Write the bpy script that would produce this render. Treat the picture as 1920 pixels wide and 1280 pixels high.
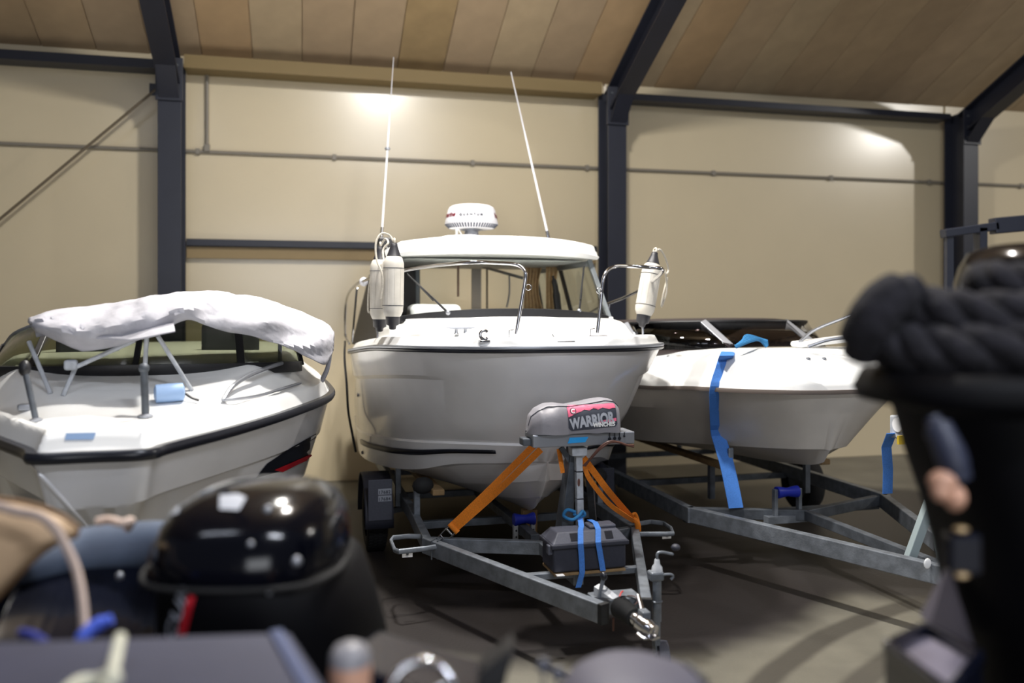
import bpy, bmesh, math, random
from mathutils import Vector, Matrix, noise
from mathutils.bvhtree import BVHTree

random.seed(7)
S = bpy.context.scene
COL = S.collection
for o in list(bpy.data.objects):
    bpy.data.objects.remove(o)

# ------------------------------------------------------------------ camera, world, lights
CH, FPX, HOR = 2.2, 1600.0, 580.0            # camera height, focal length in px, horizon row
cd = bpy.data.cameras.new('camera')
cam = bpy.data.objects.new('camera', cd)
COL.objects.link(cam)
cam.location = (0, 0, CH)
cam.rotation_euler = (math.pi / 2, 0, 0)
cd.sensor_width = 36.0
cd.lens = FPX / 1920 * 36.0
cd.shift_y = -(640 - HOR) / 1920
cd.clip_start = 0.05
cd.dof.use_dof = True
cd.dof.focus_distance = 6.2
cd.dof.aperture_fstop = 0.72
S.camera = cam

w = bpy.data.worlds.new('world')
S.world = w
w.use_nodes = True
w.node_tree.nodes['Background'].inputs[0].default_value = (0.85, 0.88, 1.0, 1)
w.node_tree.nodes['Background'].inputs[1].default_value = 0.12

def lamp(loc, power, size=0.5, col=(1, 0.97, 0.92), aim=None, spot=None, shape='DISK', sy=None):
    if shape == 'BULB':
        l = bpy.data.lights.new('ceiling_or_fill_lamp', 'POINT'); l.shadow_soft_size = size / 2
    elif spot:
        l = bpy.data.lights.new('ceiling_or_fill_lamp', 'SPOT')
        l.spot_size = math.radians(spot); l.spot_blend = 0.25
        l.shadow_soft_size = size / 2
    else:
        l = bpy.data.lights.new('ceiling_or_fill_lamp', 'AREA')
        l.shape = shape; l.size = size
        if sy: l.size_y = sy
    l.energy = power; l.color = col
    o = bpy.data.objects.new('ceiling_or_fill_lamp', l)
    COL.objects.link(o)
    o.location = loc
    if aim is not None:
        o.rotation_euler = (Vector(aim) - Vector(loc)).to_track_quat('-Z', 'Y').to_euler()
    return o

lamp((0.22, 5.2, 6.9), 250, 0.42)
lamp((0.32, 5.2, 6.75), 480, 0.36, shape='BULB')
lamp((-1.1, 7.0, 6.7), 1700, 0.35, aim=(-0.9, 6.8, 0), spot=88)
lamp((13.2, 6.8, 6.9), 420, 0.5)
lamp((13.2, 6.8, 6.75), 500, 0.34, shape='BULB')
lamp((-3.2, 0.3, 6.6), 60, 2.4, col=(0.80, 0.86, 1.0), shape='RECTANGLE', sy=0.25)
lamp((2.6, -0.8, 6.8), 380, 2.4, col=(0.85, 0.90, 1.0), shape='RECTANGLE', sy=0.25)
lamp((2.5, -8.5, 2.6), 400, 6.0, aim=(0.9, 6.0, 1.4), col=(0.92, 0.95, 1.0), shape='RECTANGLE', sy=3.6)   # unseen fill light added behind the camera to lift the hull sides

S.view_settings.view_transform = 'Standard'
S.view_settings.look = 'None'
S.view_settings.exposure = 0.0
S.view_settings.gamma = 1.0
S.view_settings.use_curve_mapping = False

# ------------------------------------------------------------------ frames and projection
def frame(x, y, z, deg):
    return Matrix.Translation((x, y, z)) @ Matrix.Rotation(math.radians(deg), 4, 'Z')

I4 = Matrix.Identity(4)
CAM = Vector((0, 0, CH))

def ray(px, py):
    return Vector(((px - 960) / FPX, 1.0, (HOR - py) / FPX))

def at(px, py, Y):
    return CAM + ray(px, py) * Y

class Fr:
    """a right-handed frame standing on the floor; local x across, y aft, z up"""
    def __init__(s, x, y, z, deg):
        s.M = frame(x, y, z, deg); s.I = s.M.inverted()
        s.o = s.I @ CAM
    def d(s, px, py):
        return s.I.to_3x3() @ ray(px, py)
    def _p(s, px, py, ax, v):
        d = s.d(px, py); k = (v - s.o[ax]) / d[ax]
        return s.o + d * k
    def b(s, px, py, v): return s._p(px, py, 0, v)
    def t(s, px, py, v): return s._p(px, py, 1, v)
    def z(s, px, py, v): return s._p(px, py, 2, v)
    def Y(s, px, py, v): return s.I @ at(px, py, v)
    def hit(s, bvh, px, py, off=0.004):
        d = s.d(px, py).normalized()
        h = bvh.ray_cast(s.o, d)
        if h[0] is None: return None
        n = h[1] if h[1].dot(d) < 0 else -h[1]
        return h[0] + n * off

# ------------------------------------------------------------------ mesh helpers
def cr(pts, n=6, closed=False):
    """Catmull-Rom through the points, n samples per span"""
    P = [Vector(p) for p in pts]
    m = len(P); out = []
    rng = range(m if closed else m - 1)
    for i in rng:
        if closed:
            a, b, c, d = P[(i - 1) % m], P[i], P[(i + 1) % m], P[(i + 2) % m]
        else:
            b, c = P[i], P[i + 1]
            a = P[i - 1] if i > 0 else b + (b - c)
            d = P[i + 2] if i + 2 < m else c + (c - b)
        for k in range(n):
            u = k / n
            out.append(0.5 * ((2 * b) + (c - a) * u + (2 * a - 5 * b + 4 * c - d) * u * u + (3 * b - a - 3 * c + d) * u ** 3))
    if not closed: out.append(P[-1].copy())
    return out

class MB:
    def __init__(s): s.v = []; s.f = []
    def add(s, vs, fs):
        k = len(s.v); s.v += [Vector(v) for v in vs]; s.f += [[i + k for i in f] for f in fs]; return s
    def box(s, c, size, R=None):
        c = Vector(c); x, y, z = [q / 2 for q in size]
        vs = [Vector((i * x, j * y, k * z)) for i in (-1, 1) for j in (-1, 1) for k in (-1, 1)]
        if R is not None: vs = [R @ v for v in vs]
        return s.add([c + v for v in vs], [(0, 1, 3, 2), (4, 6, 7, 5), (0, 4, 5, 1), (2, 3, 7, 6), (0, 2, 6, 4), (1, 5, 7, 3)])
    def bar(s, p0, p1, w, h, up=(0, 0, 1), w2=None, h2=None):
        p0, p1 = Vector(p0), Vector(p1); d = (p1 - p0).normalized()
        sd = d.cross(Vector(up))
        if sd.length < 1e-4: sd = d.cross(Vector((0, 1, 0)))
        sd.normalize(); u = sd.cross(d)
        w2 = w if w2 is None else w2; h2 = h if h2 is None else h2
        vs = []
        for p, a, b in ((p0, w, h), (p1, w2, h2)):
            vs += [p + sd * (i * a / 2) + u * (j * b / 2) for i, j in ((-1, -1), (1, -1), (1, 1), (-1, 1))]
        return s.add(vs, [(0, 1, 2, 3), (7, 6, 5, 4), (0, 4, 5, 1), (1, 5, 6, 2), (2, 6, 7, 3), (3, 7, 4, 0)])
    def tube(s, pts, r, n=8, sm=0, closed=False, flat=None):
        P = cr(pts, sm, closed) if sm else [Vector(p) for p in pts]
        m = len(P); rr = r if isinstance(r, (list, tuple)) else [r] * m
        if len(rr) != m:
            rr = [rr[min(len(rr) - 1, int(i * (len(rr) - 1) / (m - 1) + 0.5))] for i in range(m)]
        T = []
        for i in range(m):
            a = P[(i - 1) % m] if (closed or i > 0) else P[i]
            b = P[(i + 1) % m] if (closed or i < m - 1) else P[i]
            t = b - a
            T.append(t.normalized() if t.length > 1e-9 else Vector((0, 0, 1)))
        up = Vector((0, 0, 1)) if abs(T[0].z) < 0.9 else Vector((1, 0, 0))
        N = (up - T[0] * up.dot(T[0])).normalized()
        vs = []
        for i in range(m):
            N = N - T[i] * N.dot(T[i])
            N = N.normalized() if N.length > 1e-6 else T[i].orthogonal().normalized()
            B = T[i].cross(N)
            for k in range(n):
                a = 2 * math.pi * k / n
                f = flat or (1, 1)
                vs.append(P[i] + N * (math.cos(a) * rr[i] * f[0]) + B * (math.sin(a) * rr[i] * f[1]))
        fs = []
        for i in range(m if closed else m - 1):
            j = (i + 1) % m
            for k in range(n):
                l = (k + 1) % n
                fs.append((i * n + k, i * n + l, j * n + l, j * n + k))
        if not closed:
            fs.append(list(range(n))[::-1]); fs.append([(m - 1) * n + k for k in range(n)])
        return s.add(vs, fs)
    def lathe(s, prof, n=24, M=I4, caps=True):
        vs = [M @ Vector((r * math.cos(2 * math.pi * k / n), r * math.sin(2 * math.pi * k / n), z)) for r, z in prof for k in range(n)]
        fs = [(i * n + k, i * n + (k + 1) % n, (i + 1) * n + (k + 1) % n, (i + 1) * n + k) for i in range(len(prof) - 1) for k in range(n)]
        if caps:
            fs.append(list(range(n))[::-1]); fs.append([(len(prof) - 1) * n + k for k in range(n)])
        return s.add(vs, fs)
    def grid(s, rows, cu=False, cv=False, capends=False):
        n = len(rows[0]); m = len(rows)
        vs = [p for r in rows for p in r]; fs = []
        for i in range(m if cv else m - 1):
            for k in range(n if cu else n - 1):
                a, b = (i + 1) % m, (k + 1) % n
                fs.append((i * n + k, i * n + b, a * n + b, a * n + k))
        if capends:
            fs.append(list(range(n))[::-1]); fs.append([(m - 1) * n + k for k in range(n)])
        return s.add(vs, fs)
    def ball(s, c, r, n=12, M=None):
        c = Vector(c); r = r if isinstance(r, (list, tuple)) else (r, r, r)
        m = max(5, n // 2); rows = []
        for i in range(m + 1):
            a = math.pi * i / m
            row = []
            for k in range(n):
                b = 2 * math.pi * k / n
                v = Vector((r[0] * math.sin(a) * math.cos(b), r[1] * math.sin(a) * math.sin(b), r[2] * math.cos(a)))
                if M is not None: v = M @ v
                row.append(c + v)
            rows.append(row)
        return s.grid(rows, cu=True)
    def ring(s, c, R, r, M=None, n=20, m=8, a0=0, a1=360):
        pts = []
        full = abs(a1 - a0) >= 360
        for k in range(n if full else n + 1):
            a = math.radians(a0 + (a1 - a0) * k / n)
            v = Vector((R * math.cos(a), R * math.sin(a), 0))
            if M is not None: v = M @ v
            pts.append(Vector(c) + v)
        return s.tube(pts, r, m, closed=full)
    def prism(s, poly, depth, M=I4):
        n = len(poly)
        vs = [M @ Vector((x, y, 0)) for x, y in poly] + [M @ Vector((x, y, depth)) for x, y in poly]
        fs = [list(range(n))[::-1], [n + i for i in range(n)]] + [(i, (i + 1) % n, n + (i + 1) % n, n + i) for i in range(n)]
        return s.add(vs, fs)
    def band(s, pts, w, wd, th=0.003):
        """flat webbing along pts (list), width direction wd (vector or list)"""
        P = [Vector(p) for p in pts]; top = []; rows = []
        for i, p in enumerate(P):
            d = Vector(wd[i] if isinstance(wd, list) else wd).normalized()
            t = (P[min(i + 1, len(P) - 1)] - P[max(i - 1, 0)]).normalized()
            nn = d.cross(t).normalized() * th / 2
            rows.append([p - d * w / 2 - nn, p + d * w / 2 - nn, p + d * w / 2 + nn, p - d * w / 2 + nn])
        return s.grid(rows, cu=True, capends=True)
    def build(s, name, mat, parent=None, smooth=True, bevel=0, seg=2, sub=0, solid=0, angle=40, merge=False, flip=False, M=None):
        me = bpy.data.meshes.new(name)
        me.from_pydata([tuple(v) for v in s.v], [], s.f)
        bm = bmesh.new(); bm.from_mesh(me)
        if merge: bmesh.ops.remove_doubles(bm, verts=bm.verts, dist=0.0006)
        bmesh.ops.recalc_face_normals(bm, faces=bm.faces)
        if flip: bmesh.ops.reverse_faces(bm, faces=bm.faces)
        bm.to_mesh(me); bm.free()
        if smooth:
            me.polygons.foreach_set('use_smooth', [True] * len(me.polygons))
            me.set_sharp_from_angle(angle=math.radians(angle))
        me.materials.append(mat)
        o = bpy.data.objects.new(name, me); COL.objects.link(o)
        if parent is not None: o.parent = parent
        if M is not None: o.matrix_local = M
        if solid:
            q = o.modifiers.new('solid', 'SOLIDIFY'); q.thickness = solid; q.offset = 0
        if bevel:
            q = o.modifiers.new('bevel', 'BEVEL'); q.width = bevel; q.segments = seg; q.limit_method = 'ANGLE'; q.angle_limit = math.radians(35)
        if sub:
            q = o.modifiers.new('sub', 'SUBSURF'); q.levels = sub; q.render_levels = sub
        return o
    def bvh(s):
        return BVHTree.FromPolygons([tuple(v) for v in s.v], s.f)

def tag(o, label, cat, group=None, kind=None):
    if label: o['label'] = label
    if cat: o['category'] = cat
    if group: o['group'] = group
    if kind: o['kind'] = kind
    return o

def thing(name, label, cat, fr=None, group=None):
    o = bpy.data.objects.new(name, None); COL.objects.link(o)
    o.empty_display_size = 0.2
    if fr is not None: o.matrix_world = fr.M if isinstance(fr, Fr) else fr
    return tag(o, label, cat, group)

def copy_tree(o, parent=None):
    c = o.copy(); COL.objects.link(c); c.parent = parent
    for ch in list(o.children): copy_tree(ch, c)
    return c

def text_poly(txt, size=1.0, sp=1.0, bold=0.0):
    """verts and faces of a word set in the built-in font, starting at 0, baseline 0"""
    cu = bpy.data.curves.new('t', 'FONT'); cu.body = txt; cu.size = size; cu.space_character = sp
    cu.offset = bold; cu.resolution_u = 3
    o = bpy.data.objects.new('t', cu); COL.objects.link(o)
    bpy.context.view_layer.update()
    me = o.evaluated_get(bpy.context.evaluated_depsgraph_get()).to_mesh()
    vs = [v.co.copy() for v in me.vertices]; fs = [list(p.vertices) for p in me.polygons]
    bpy.data.objects.remove(o); bpy.data.curves.remove(cu)
    if vs:
        x0 = min(v.x for v in vs); vs = [Vector((v.x - x0, v.y, 0)) for v in vs]
    return vs, fs, max(v.x for v in vs)

# ------------------------------------------------------------------ materials
def srgb(r, g, b):
    f = lambda c: (c / 255 / 12.92) if c / 255 <= 0.04045 else ((c / 255 + 0.055) / 1.055) ** 2.4
    return (f(r), f(g), f(b), 1)

def mat(name, col, rough=0.5, metal=0.0, coat=0.0, noise_amt=0.0, nscale=20, bump=0.0, bscale=60, col2=None, spec=0.5, trans=0.0, sheen=0.0, stretch=None):
    m = bpy.data.materials.new(name); m.use_nodes = True
    N = m.node_tree.nodes; L = m.node_tree.links; B = N['Principled BSDF']
    B.inputs['Base Color'].default_value = col
    B.inputs['Roughness'].default_value = rough
    B.inputs['Metallic'].default_value = metal
    B.inputs['Coat Weight'].default_value = coat
    B.inputs['Coat Roughness'].default_value = 0.06
    B.inputs['Specular IOR Level'].default_value = spec
    if sheen: B.inputs['Sheen Weight'].default_value = sheen
    if noise_amt or bump:
        tc = N.new('ShaderNodeTexCoord'); mp = N.new('ShaderNodeMapping'); L.new(tc.outputs['Object'], mp.inputs[0])
        if stretch: mp.inputs['Scale'].default_value = stretch
    if noise_amt:
        n = N.new('ShaderNodeTexNoise'); n.inputs['Scale'].default_value = nscale; n.inputs['Detail'].default_value = 4
        L.new(mp.outputs[0], n.inputs['Vector'])
        r = N.new('ShaderNodeValToRGB'); r.color_ramp.elements[0].position = 0.35; r.color_ramp.elements[1].position = 0.68
        c2 = col2 or tuple(c * (1 - noise_amt) for c in col[:3]) + (1,)
        r.color_ramp.elements[0].color = c2; r.color_ramp.elements[1].color = col
        L.new(n.outputs['Fac'], r.inputs[0]); L.new(r.outputs[0], B.inputs['Base Color'])
    if bump:
        n2 = N.new('ShaderNodeTexNoise'); n2.inputs['Scale'].default_value = bscale; n2.inputs['Detail'].default_value = 3
        L.new(mp.outputs[0], n2.inputs['Vector'])
        bp = N.new('ShaderNodeBump'); bp.inputs['Strength'].default_value = bump; bp.inputs['Distance'].default_value = 0.01
        L.new(n2.outputs['Fac'], bp.inputs['Height']); L.new(bp.outputs[0], B.inputs['Normal'])
    return m

def glass(name, tint, refl=0.02):
    m = bpy.data.materials.new(name); m.use_nodes = True
    N = m.node_tree.nodes; L = m.node_tree.links; N.remove(N['Principled BSDF'])
    t = N.new('ShaderNodeBsdfTransparent'); t.inputs[0].default_value = tint
    g = N.new('ShaderNodeBsdfGlossy'); g.inputs['Roughness'].default_value = refl
    lw = N.new('ShaderNodeLayerWeight'); lw.inputs[0].default_value = 0.5
    pw = N.new('ShaderNodeMath'); pw.operation = 'POWER'; pw.inputs[1].default_value = 5; L.new(lw.outputs['Facing'], pw.inputs[0])
    f = N.new('ShaderNodeMath'); f.operation = 'MULTIPLY_ADD'; f.inputs[1].default_value = 0.9; f.inputs[2].default_value = 0.04; L.new(pw.outputs[0], f.inputs[0])
    mx = N.new('ShaderNodeMixShader')
    L.new(f.outputs[0], mx.inputs[0]); L.new(t.outputs[0], mx.inputs[1]); L.new(g.outputs[0], mx.inputs[2])
    L.new(mx.outputs[0], N['Material Output'].inputs[0])
    return m

G = {}
G['gel'] = mat('white_gelcoat', srgb(222, 221, 222), 0.22, coat=0.5, noise_amt=0.06, nscale=3)
G['deck'] = mat('white_deck', srgb(240, 240, 238), 0.35, coat=0.2, noise_amt=0.03, nscale=6)
G['gelold'] = mat('old_gelcoat', srgb(205, 198, 188), 0.35, coat=0.2, noise_amt=0.10, nscale=3)
G['black'] = mat('black_plastic', srgb(28, 28, 31), 0.45, noise_amt=0.2, nscale=40)
G['stripe'] = mat('black_stripe', srgb(24, 26, 34), 0.3)
G['chrome'] = mat('polished_steel', srgb(190, 190, 194), 0.18, metal=1.0)
G['alu'] = mat('aluminium', srgb(150, 153, 160), 0.42, metal=0.7)
G['galv'] = mat('galvanised_steel', srgb(128, 134, 142), 0.5, metal=0.45, noise_amt=0.35, nscale=14, bump=0.15, bscale=80)
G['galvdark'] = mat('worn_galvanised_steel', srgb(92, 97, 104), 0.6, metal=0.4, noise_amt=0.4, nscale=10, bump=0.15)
G['paintw'] = mat('white_painted_steel', srgb(186, 190, 196), 0.45, noise_amt=0.3, nscale=18)
G['rubber'] = mat('black_rubber', srgb(24, 24, 25), 0.8, noise_amt=0.3, nscale=20)
G['darkplastic'] = mat('dark_grey_plastic', srgb(44, 46, 58), 0.55, noise_amt=0.15, nscale=60, bump=0.2, bscale=200)
G['lid'] = mat('grey_plastic', srgb(76, 78, 90), 0.55, noise_amt=0.15, nscale=60, bump=0.2, bscale=200)
G['orange'] = mat('orange_webbing', srgb(235, 132, 24), 0.75, noise_amt=0.25, nscale=120, bump=0.3, bscale=300)
G['blueweb'] = mat('blue_webbing', srgb(70, 130, 214), 0.7, noise_amt=0.2, nscale=120, bump=0.3, bscale=300)
G['tape'] = mat('blue_tape', srgb(24, 150, 222), 0.6)
G['bluerope'] = mat('blue_rope', srgb(40, 120, 175), 0.8, noise_amt=0.3, nscale=150, bump=0.5, bscale=250)
G['blueplastic'] = mat('blue_roller', srgb(22, 40, 160), 0.4)
G['fender'] = mat('fender_vinyl', srgb(205, 200, 190), 0.45, noise_amt=0.16, nscale=9, coat=0.1)
G['fendercap'] = mat('fender_cap', srgb(34, 34, 40), 0.5)
G['rope'] = mat('white_rope', srgb(205, 198, 184), 0.85, noise_amt=0.2, nscale=90, bump=0.5, bscale=200)
G['canvasgrey'] = mat('grey_vinyl_cloth', srgb(132, 130, 136), 0.5, noise_amt=0.12, nscale=8, bump=0.12, bscale=30)
G['canvaswhite'] = mat('white_canvas', srgb(178, 177, 184), 0.8, noise_amt=0.22, nscale=5, bump=1.0, bscale=9)
G['curtain'] = mat('brown_curtain', srgb(216, 182, 134), 0.9, noise_amt=0.2, nscale=30)
G['interior'] = mat('cabin_lining', srgb(176, 178, 174), 0.7)
G['frame_grey'] = mat('grey_window_frame', srgb(120, 126, 130), 0.4, metal=0.3)
G['glass'] = glass('clear_glass', (0.94, 0.96, 0.95, 1))
G['glassgreen'] = glass('green_glass', (0.52, 0.54, 0.45, 1), 0.25)
G['glassdark'] = glass('dark_glass', (0.25, 0.22, 0.22, 1))
G['radar'] = mat('radome_white', srgb(196, 196, 202), 0.3, coat=0.3)
G['vent'] = mat('dark_vent', srgb(44, 50, 66), 0.6)
G['red'] = mat('red_print', srgb(92, 2, 22), 0.5)
G['redstripe'] = mat('red_stripe', srgb(176, 20, 34), 0.4)
G['greyprint'] = mat('grey_print', srgb(40, 42, 50), 0.5)
G['whiteprint'] = mat('white_print', srgb(226, 226, 226), 0.5)
G['pink'] = mat('pink_print', srgb(218, 98, 128), 0.5)
G['darkprint'] = mat('slate_print', srgb(46, 50, 62), 0.5)
G['lettergrey'] = mat('light_grey_print', srgb(160, 164, 174), 0.5)
G['steelframe'] = mat('dark_blue_painted_steel', srgb(32, 35, 48), 0.45, noise_amt=0.12, nscale=4)
G['cable'] = mat('brown_cable', srgb(92, 58, 48), 0.5)
G['redcable'] = mat('red_cable', srgb(190, 50, 44), 0.5)
G['navy'] = mat('navy_gloss', srgb(14, 17, 30), 0.25, coat=0.5)
G['cowl'] = mat('black_gloss', srgb(6, 7, 14), 0.14, spec=0.3)
G['bluegrey'] = mat('blue_grey_rubber', srgb(78, 90, 110), 0.6, noise_amt=0.15, nscale=10)
G['boxgrey'] = mat('dark_slate_panel', srgb(62, 64, 84), 0.55, noise_amt=0.3, nscale=2.5)
G['tan'] = mat('tan_upholstery', srgb(196, 166, 132), 0.6, noise_amt=0.12, nscale=8)
G['peach'] = mat('peach_plastic_and_reflection', srgb(206, 158, 132), 0.5, noise_amt=0.15, nscale=20)
G['cleatblue'] = mat('bright_blue_rope', srgb(70, 96, 205), 0.8, noise_amt=0.2, nscale=80)
G['fur'] = mat('dark_fleece_rope', srgb(29, 27, 34), 0.95, noise_amt=0.5, nscale=24, bump=1.0, bscale=30)
G['cream'] = mat('cream_rope', srgb(208, 206, 186), 0.85, noise_amt=0.15, nscale=60)
G['fendblue'] = mat('pale_blue_fender', srgb(140, 168, 206), 0.5)
G['yellow'] = mat('yellow_label', srgb(190, 160, 40), 0.5)
G['wood'] = mat('raw_wood', srgb(150, 122, 84), 0.8, noise_amt=0.3, nscale=12)
G['greygreen'] = mat('matt_charcoal', srgb(88, 86, 98), 0.6, noise_amt=0.1, nscale=5)

# ------------------------------------------------------------------ the hall
WA = 13.8
W = Fr(-3.99, 9.94, 0, WA)                # origin: foot of the left column, front face; x along wall, y into the wall
WY = 0.42                                 # the wall skin stands this far behind the column faces
EAVE = 5.14

def floor_mat():
    m = bpy.data.materials.new('stained_concrete'); m.use_nodes = True
    N = m.node_tree.nodes; L = m.node_tree.links; B = N['Principled BSDF']
    g = N.new('ShaderNodeNewGeometry')
    def ringmask(cx, cy, r, wdt, soft, nz=0.25):
        mp = N.new('ShaderNodeVectorMath'); mp.operation = 'SUBTRACT'; mp.inputs[1].default_value = (cx, cy, 0)
        L.new(g.outputs['Position'], mp.inputs[0])
        ln = N.new('ShaderNodeVectorMath'); ln.operation = 'LENGTH'; L.new(mp.outputs[0], ln.inputs[0])
        s = N.new('ShaderNodeMath'); s.operation = 'SUBTRACT'; s.inputs[1].default_value = r; L.new(ln.outputs['Value'], s.inputs[0])
        n = N.new('ShaderNodeTexNoise'); n.inputs['Scale'].default_value = 1.7; L.new(g.outputs['Position'], n.inputs['Vector'])
        n2 = N.new('ShaderNodeMath'); n2.operation = 'MULTIPLY_ADD'; n2.inputs[1].default_value = nz; n2.inputs[2].default_value = -nz / 2
        L.new(n.outputs['Fac'], n2.inputs[0])
        ad = N.new('ShaderNodeMath'); ad.operation = 'ADD'; L.new(s.outputs[0], ad.inputs[0]); L.new(n2.outputs[0], ad.inputs[1])
        if wdt:
            ab = N.new('ShaderNodeMath'); ab.operation = 'ABSOLUTE'; L.new(ad.outputs[0], ab.inputs[0])
        else: ab = ad
        mr = N.new('ShaderNodeMapRange'); mr.interpolation_type = 'SMOOTHSTEP'
        mr.inputs['From Min'].default_value = wdt; mr.inputs['From Max'].default_value = wdt + soft
        mr.inputs['To Min'].default_value = 1; mr.inputs['To Max'].default_value = 0
        L.new(ab.outputs[0], mr.inputs['Value'])
        return mr.outputs[0]
    n = N.new('ShaderNodeTexNoise'); n.inputs['Scale'].default_value = 1.3; n.inputs['Detail'].default_value = 6
    L.new(g.outputs['Position'], n.inputs['Vector'])
    r = N.new('ShaderNodeValToRGB'); r.color_ramp.elements[0].position = 0.3; r.color_ramp.elements[1].position = 0.7
    r.color_ramp.elements[0].color = srgb(92, 89, 80); r.color_ramp.elements[1].color = srgb(118, 114, 102)
    L.new(n.outputs['Fac'], r.inputs[0])
    cur = r.outputs[0]
    def dark(mask, col, amt):
        nonlocal cur
        k = N.new('ShaderNodeMath'); k.operation = 'MULTIPLY'; k.inputs[1].default_value = amt; L.new(mask, k.inputs[0])
        mx = N.new('ShaderNodeMix'); mx.data_type = 'RGBA'
        L.new(k.outputs[0], mx.inputs['Factor']); L.new(cur, mx.inputs[6]); mx.inputs[7].default_value = col
        cur = mx.outputs[2]
    dark(ringmask(0.2, 8.0, 2.55, 0, 0.35), srgb(32, 27, 27), 0.97)            # soft-edged dark disc under the middle trailer
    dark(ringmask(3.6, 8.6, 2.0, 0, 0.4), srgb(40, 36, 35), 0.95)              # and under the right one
    dark(ringmask(5.2, 2.4, 4.55, 0.05, 0.07, 0.06), srgb(60, 56, 50), 0.8)    # tyre tracks turning in
    dark(ringmask(5.2, 2.4, 4.1, 0.05, 0.07, 0.06), srgb(60, 56, 50), 0.7)
    dark(ringmask(5.6, 1.8, 4.0, 0.09, 0.08, 0.06), srgb(66, 62, 55), 0.6)
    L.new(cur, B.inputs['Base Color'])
    B.inputs['Roughness'].default_value = 0.5
    n3 = N.new('ShaderNodeTexNoise'); n3.inputs['Scale'].default_value = 45; L.new(g.outputs['Position'], n3.inputs['Vector'])
    bp = N.new('ShaderNodeBump'); bp.inputs['Strength'].default_value = 0.12; bp.inputs['Distance'].default_value = 0.01
    L.new(n3.outputs['Fac'], bp.inputs['Height']); L.new(bp.outputs[0], B.inputs['Normal'])
    return m

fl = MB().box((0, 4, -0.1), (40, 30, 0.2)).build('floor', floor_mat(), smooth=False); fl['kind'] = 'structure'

wallmat = mat('cream_wall_panel', srgb(206, 192, 162), 0.30, noise_amt=0.05, nscale=0.8, coat=0.6)
wallmat.node_tree.nodes['Principled BSDF'].inputs['Coat Roughness'].default_value = 0.2
wb = MB().box((5, WY + 0.25, EAVE / 2 + 0.3), (34, 0.12, EAVE + 0.6)).build('wall_back', wallmat, None, False, M=W.M)
wb['kind'] = 'structure'
BAY = 5.54
for k in range(-1, 4):                                    # cream sheets between the columns, three courses high
    s0 = k * BAY + 0.02
    for (z0, z1) in (((0.0, 3.0), (3.01, 4.14), (4.15, EAVE + 0.35)) if k == 0 else ((0.0, 4.14), (4.15, EAVE + 0.35))):
        MB().box((s0 + BAY / 2, WY + 0.17, (z0 + z1) / 2), (BAY - 0.03, 0.05, z1 - z0)).build('wall_panel', wallmat, wb, False, bevel=0.006)

SL = 0.45                                                # roof slope, rising towards the camera
boards = [mat('ceiling_board', srgb(*c), 0.8, noise_amt=0.12, nscale=3) for c in ((176, 154, 124), (172, 150, 122), (178, 158, 128), (174, 150, 118), (170, 148, 120), (178, 150, 114))]
darkboard = mat('stained_ceiling_board', srgb(162, 138, 100), 0.8, noise_amt=0.2, nscale=3)
Rc = Matrix.Translation((0, WY + 0.2, EAVE + 0.07)) @ Matrix.Rotation(-math.atan(SL), 4, 'X')
ce = MB().box((5, -6.5, 0.16), (34, 14, 0.1)).build('ceiling', boards[1], None, False, M=W.M @ Rc); ce['kind'] = 'structure'
pmesh = {}
random.seed(3)
for j in range(4):
    for i in range(-14, 38):
        bmat = random.choice(boards)
        if (i, j) in ((5, 0), (25, 0), (26, 0), (25, 1)) or random.random() < 0.02: bmat = darkboard
        key = bmat.name
        if key not in pmesh:
            o = MB().box((0, 0, 0), (0.592, 2.39, 0.024)).build('ceiling_board', bmat, ce, False, bevel=0.004, seg=1)
            pmesh[key] = o
        else:
            o = pmesh[key].copy(); COL.objects.link(o)
        o.location = (i * 0.6, -1.2 - j * 2.4, 0.09 + random.uniform(-0.003, 0.003))
random.seed(11)

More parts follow.
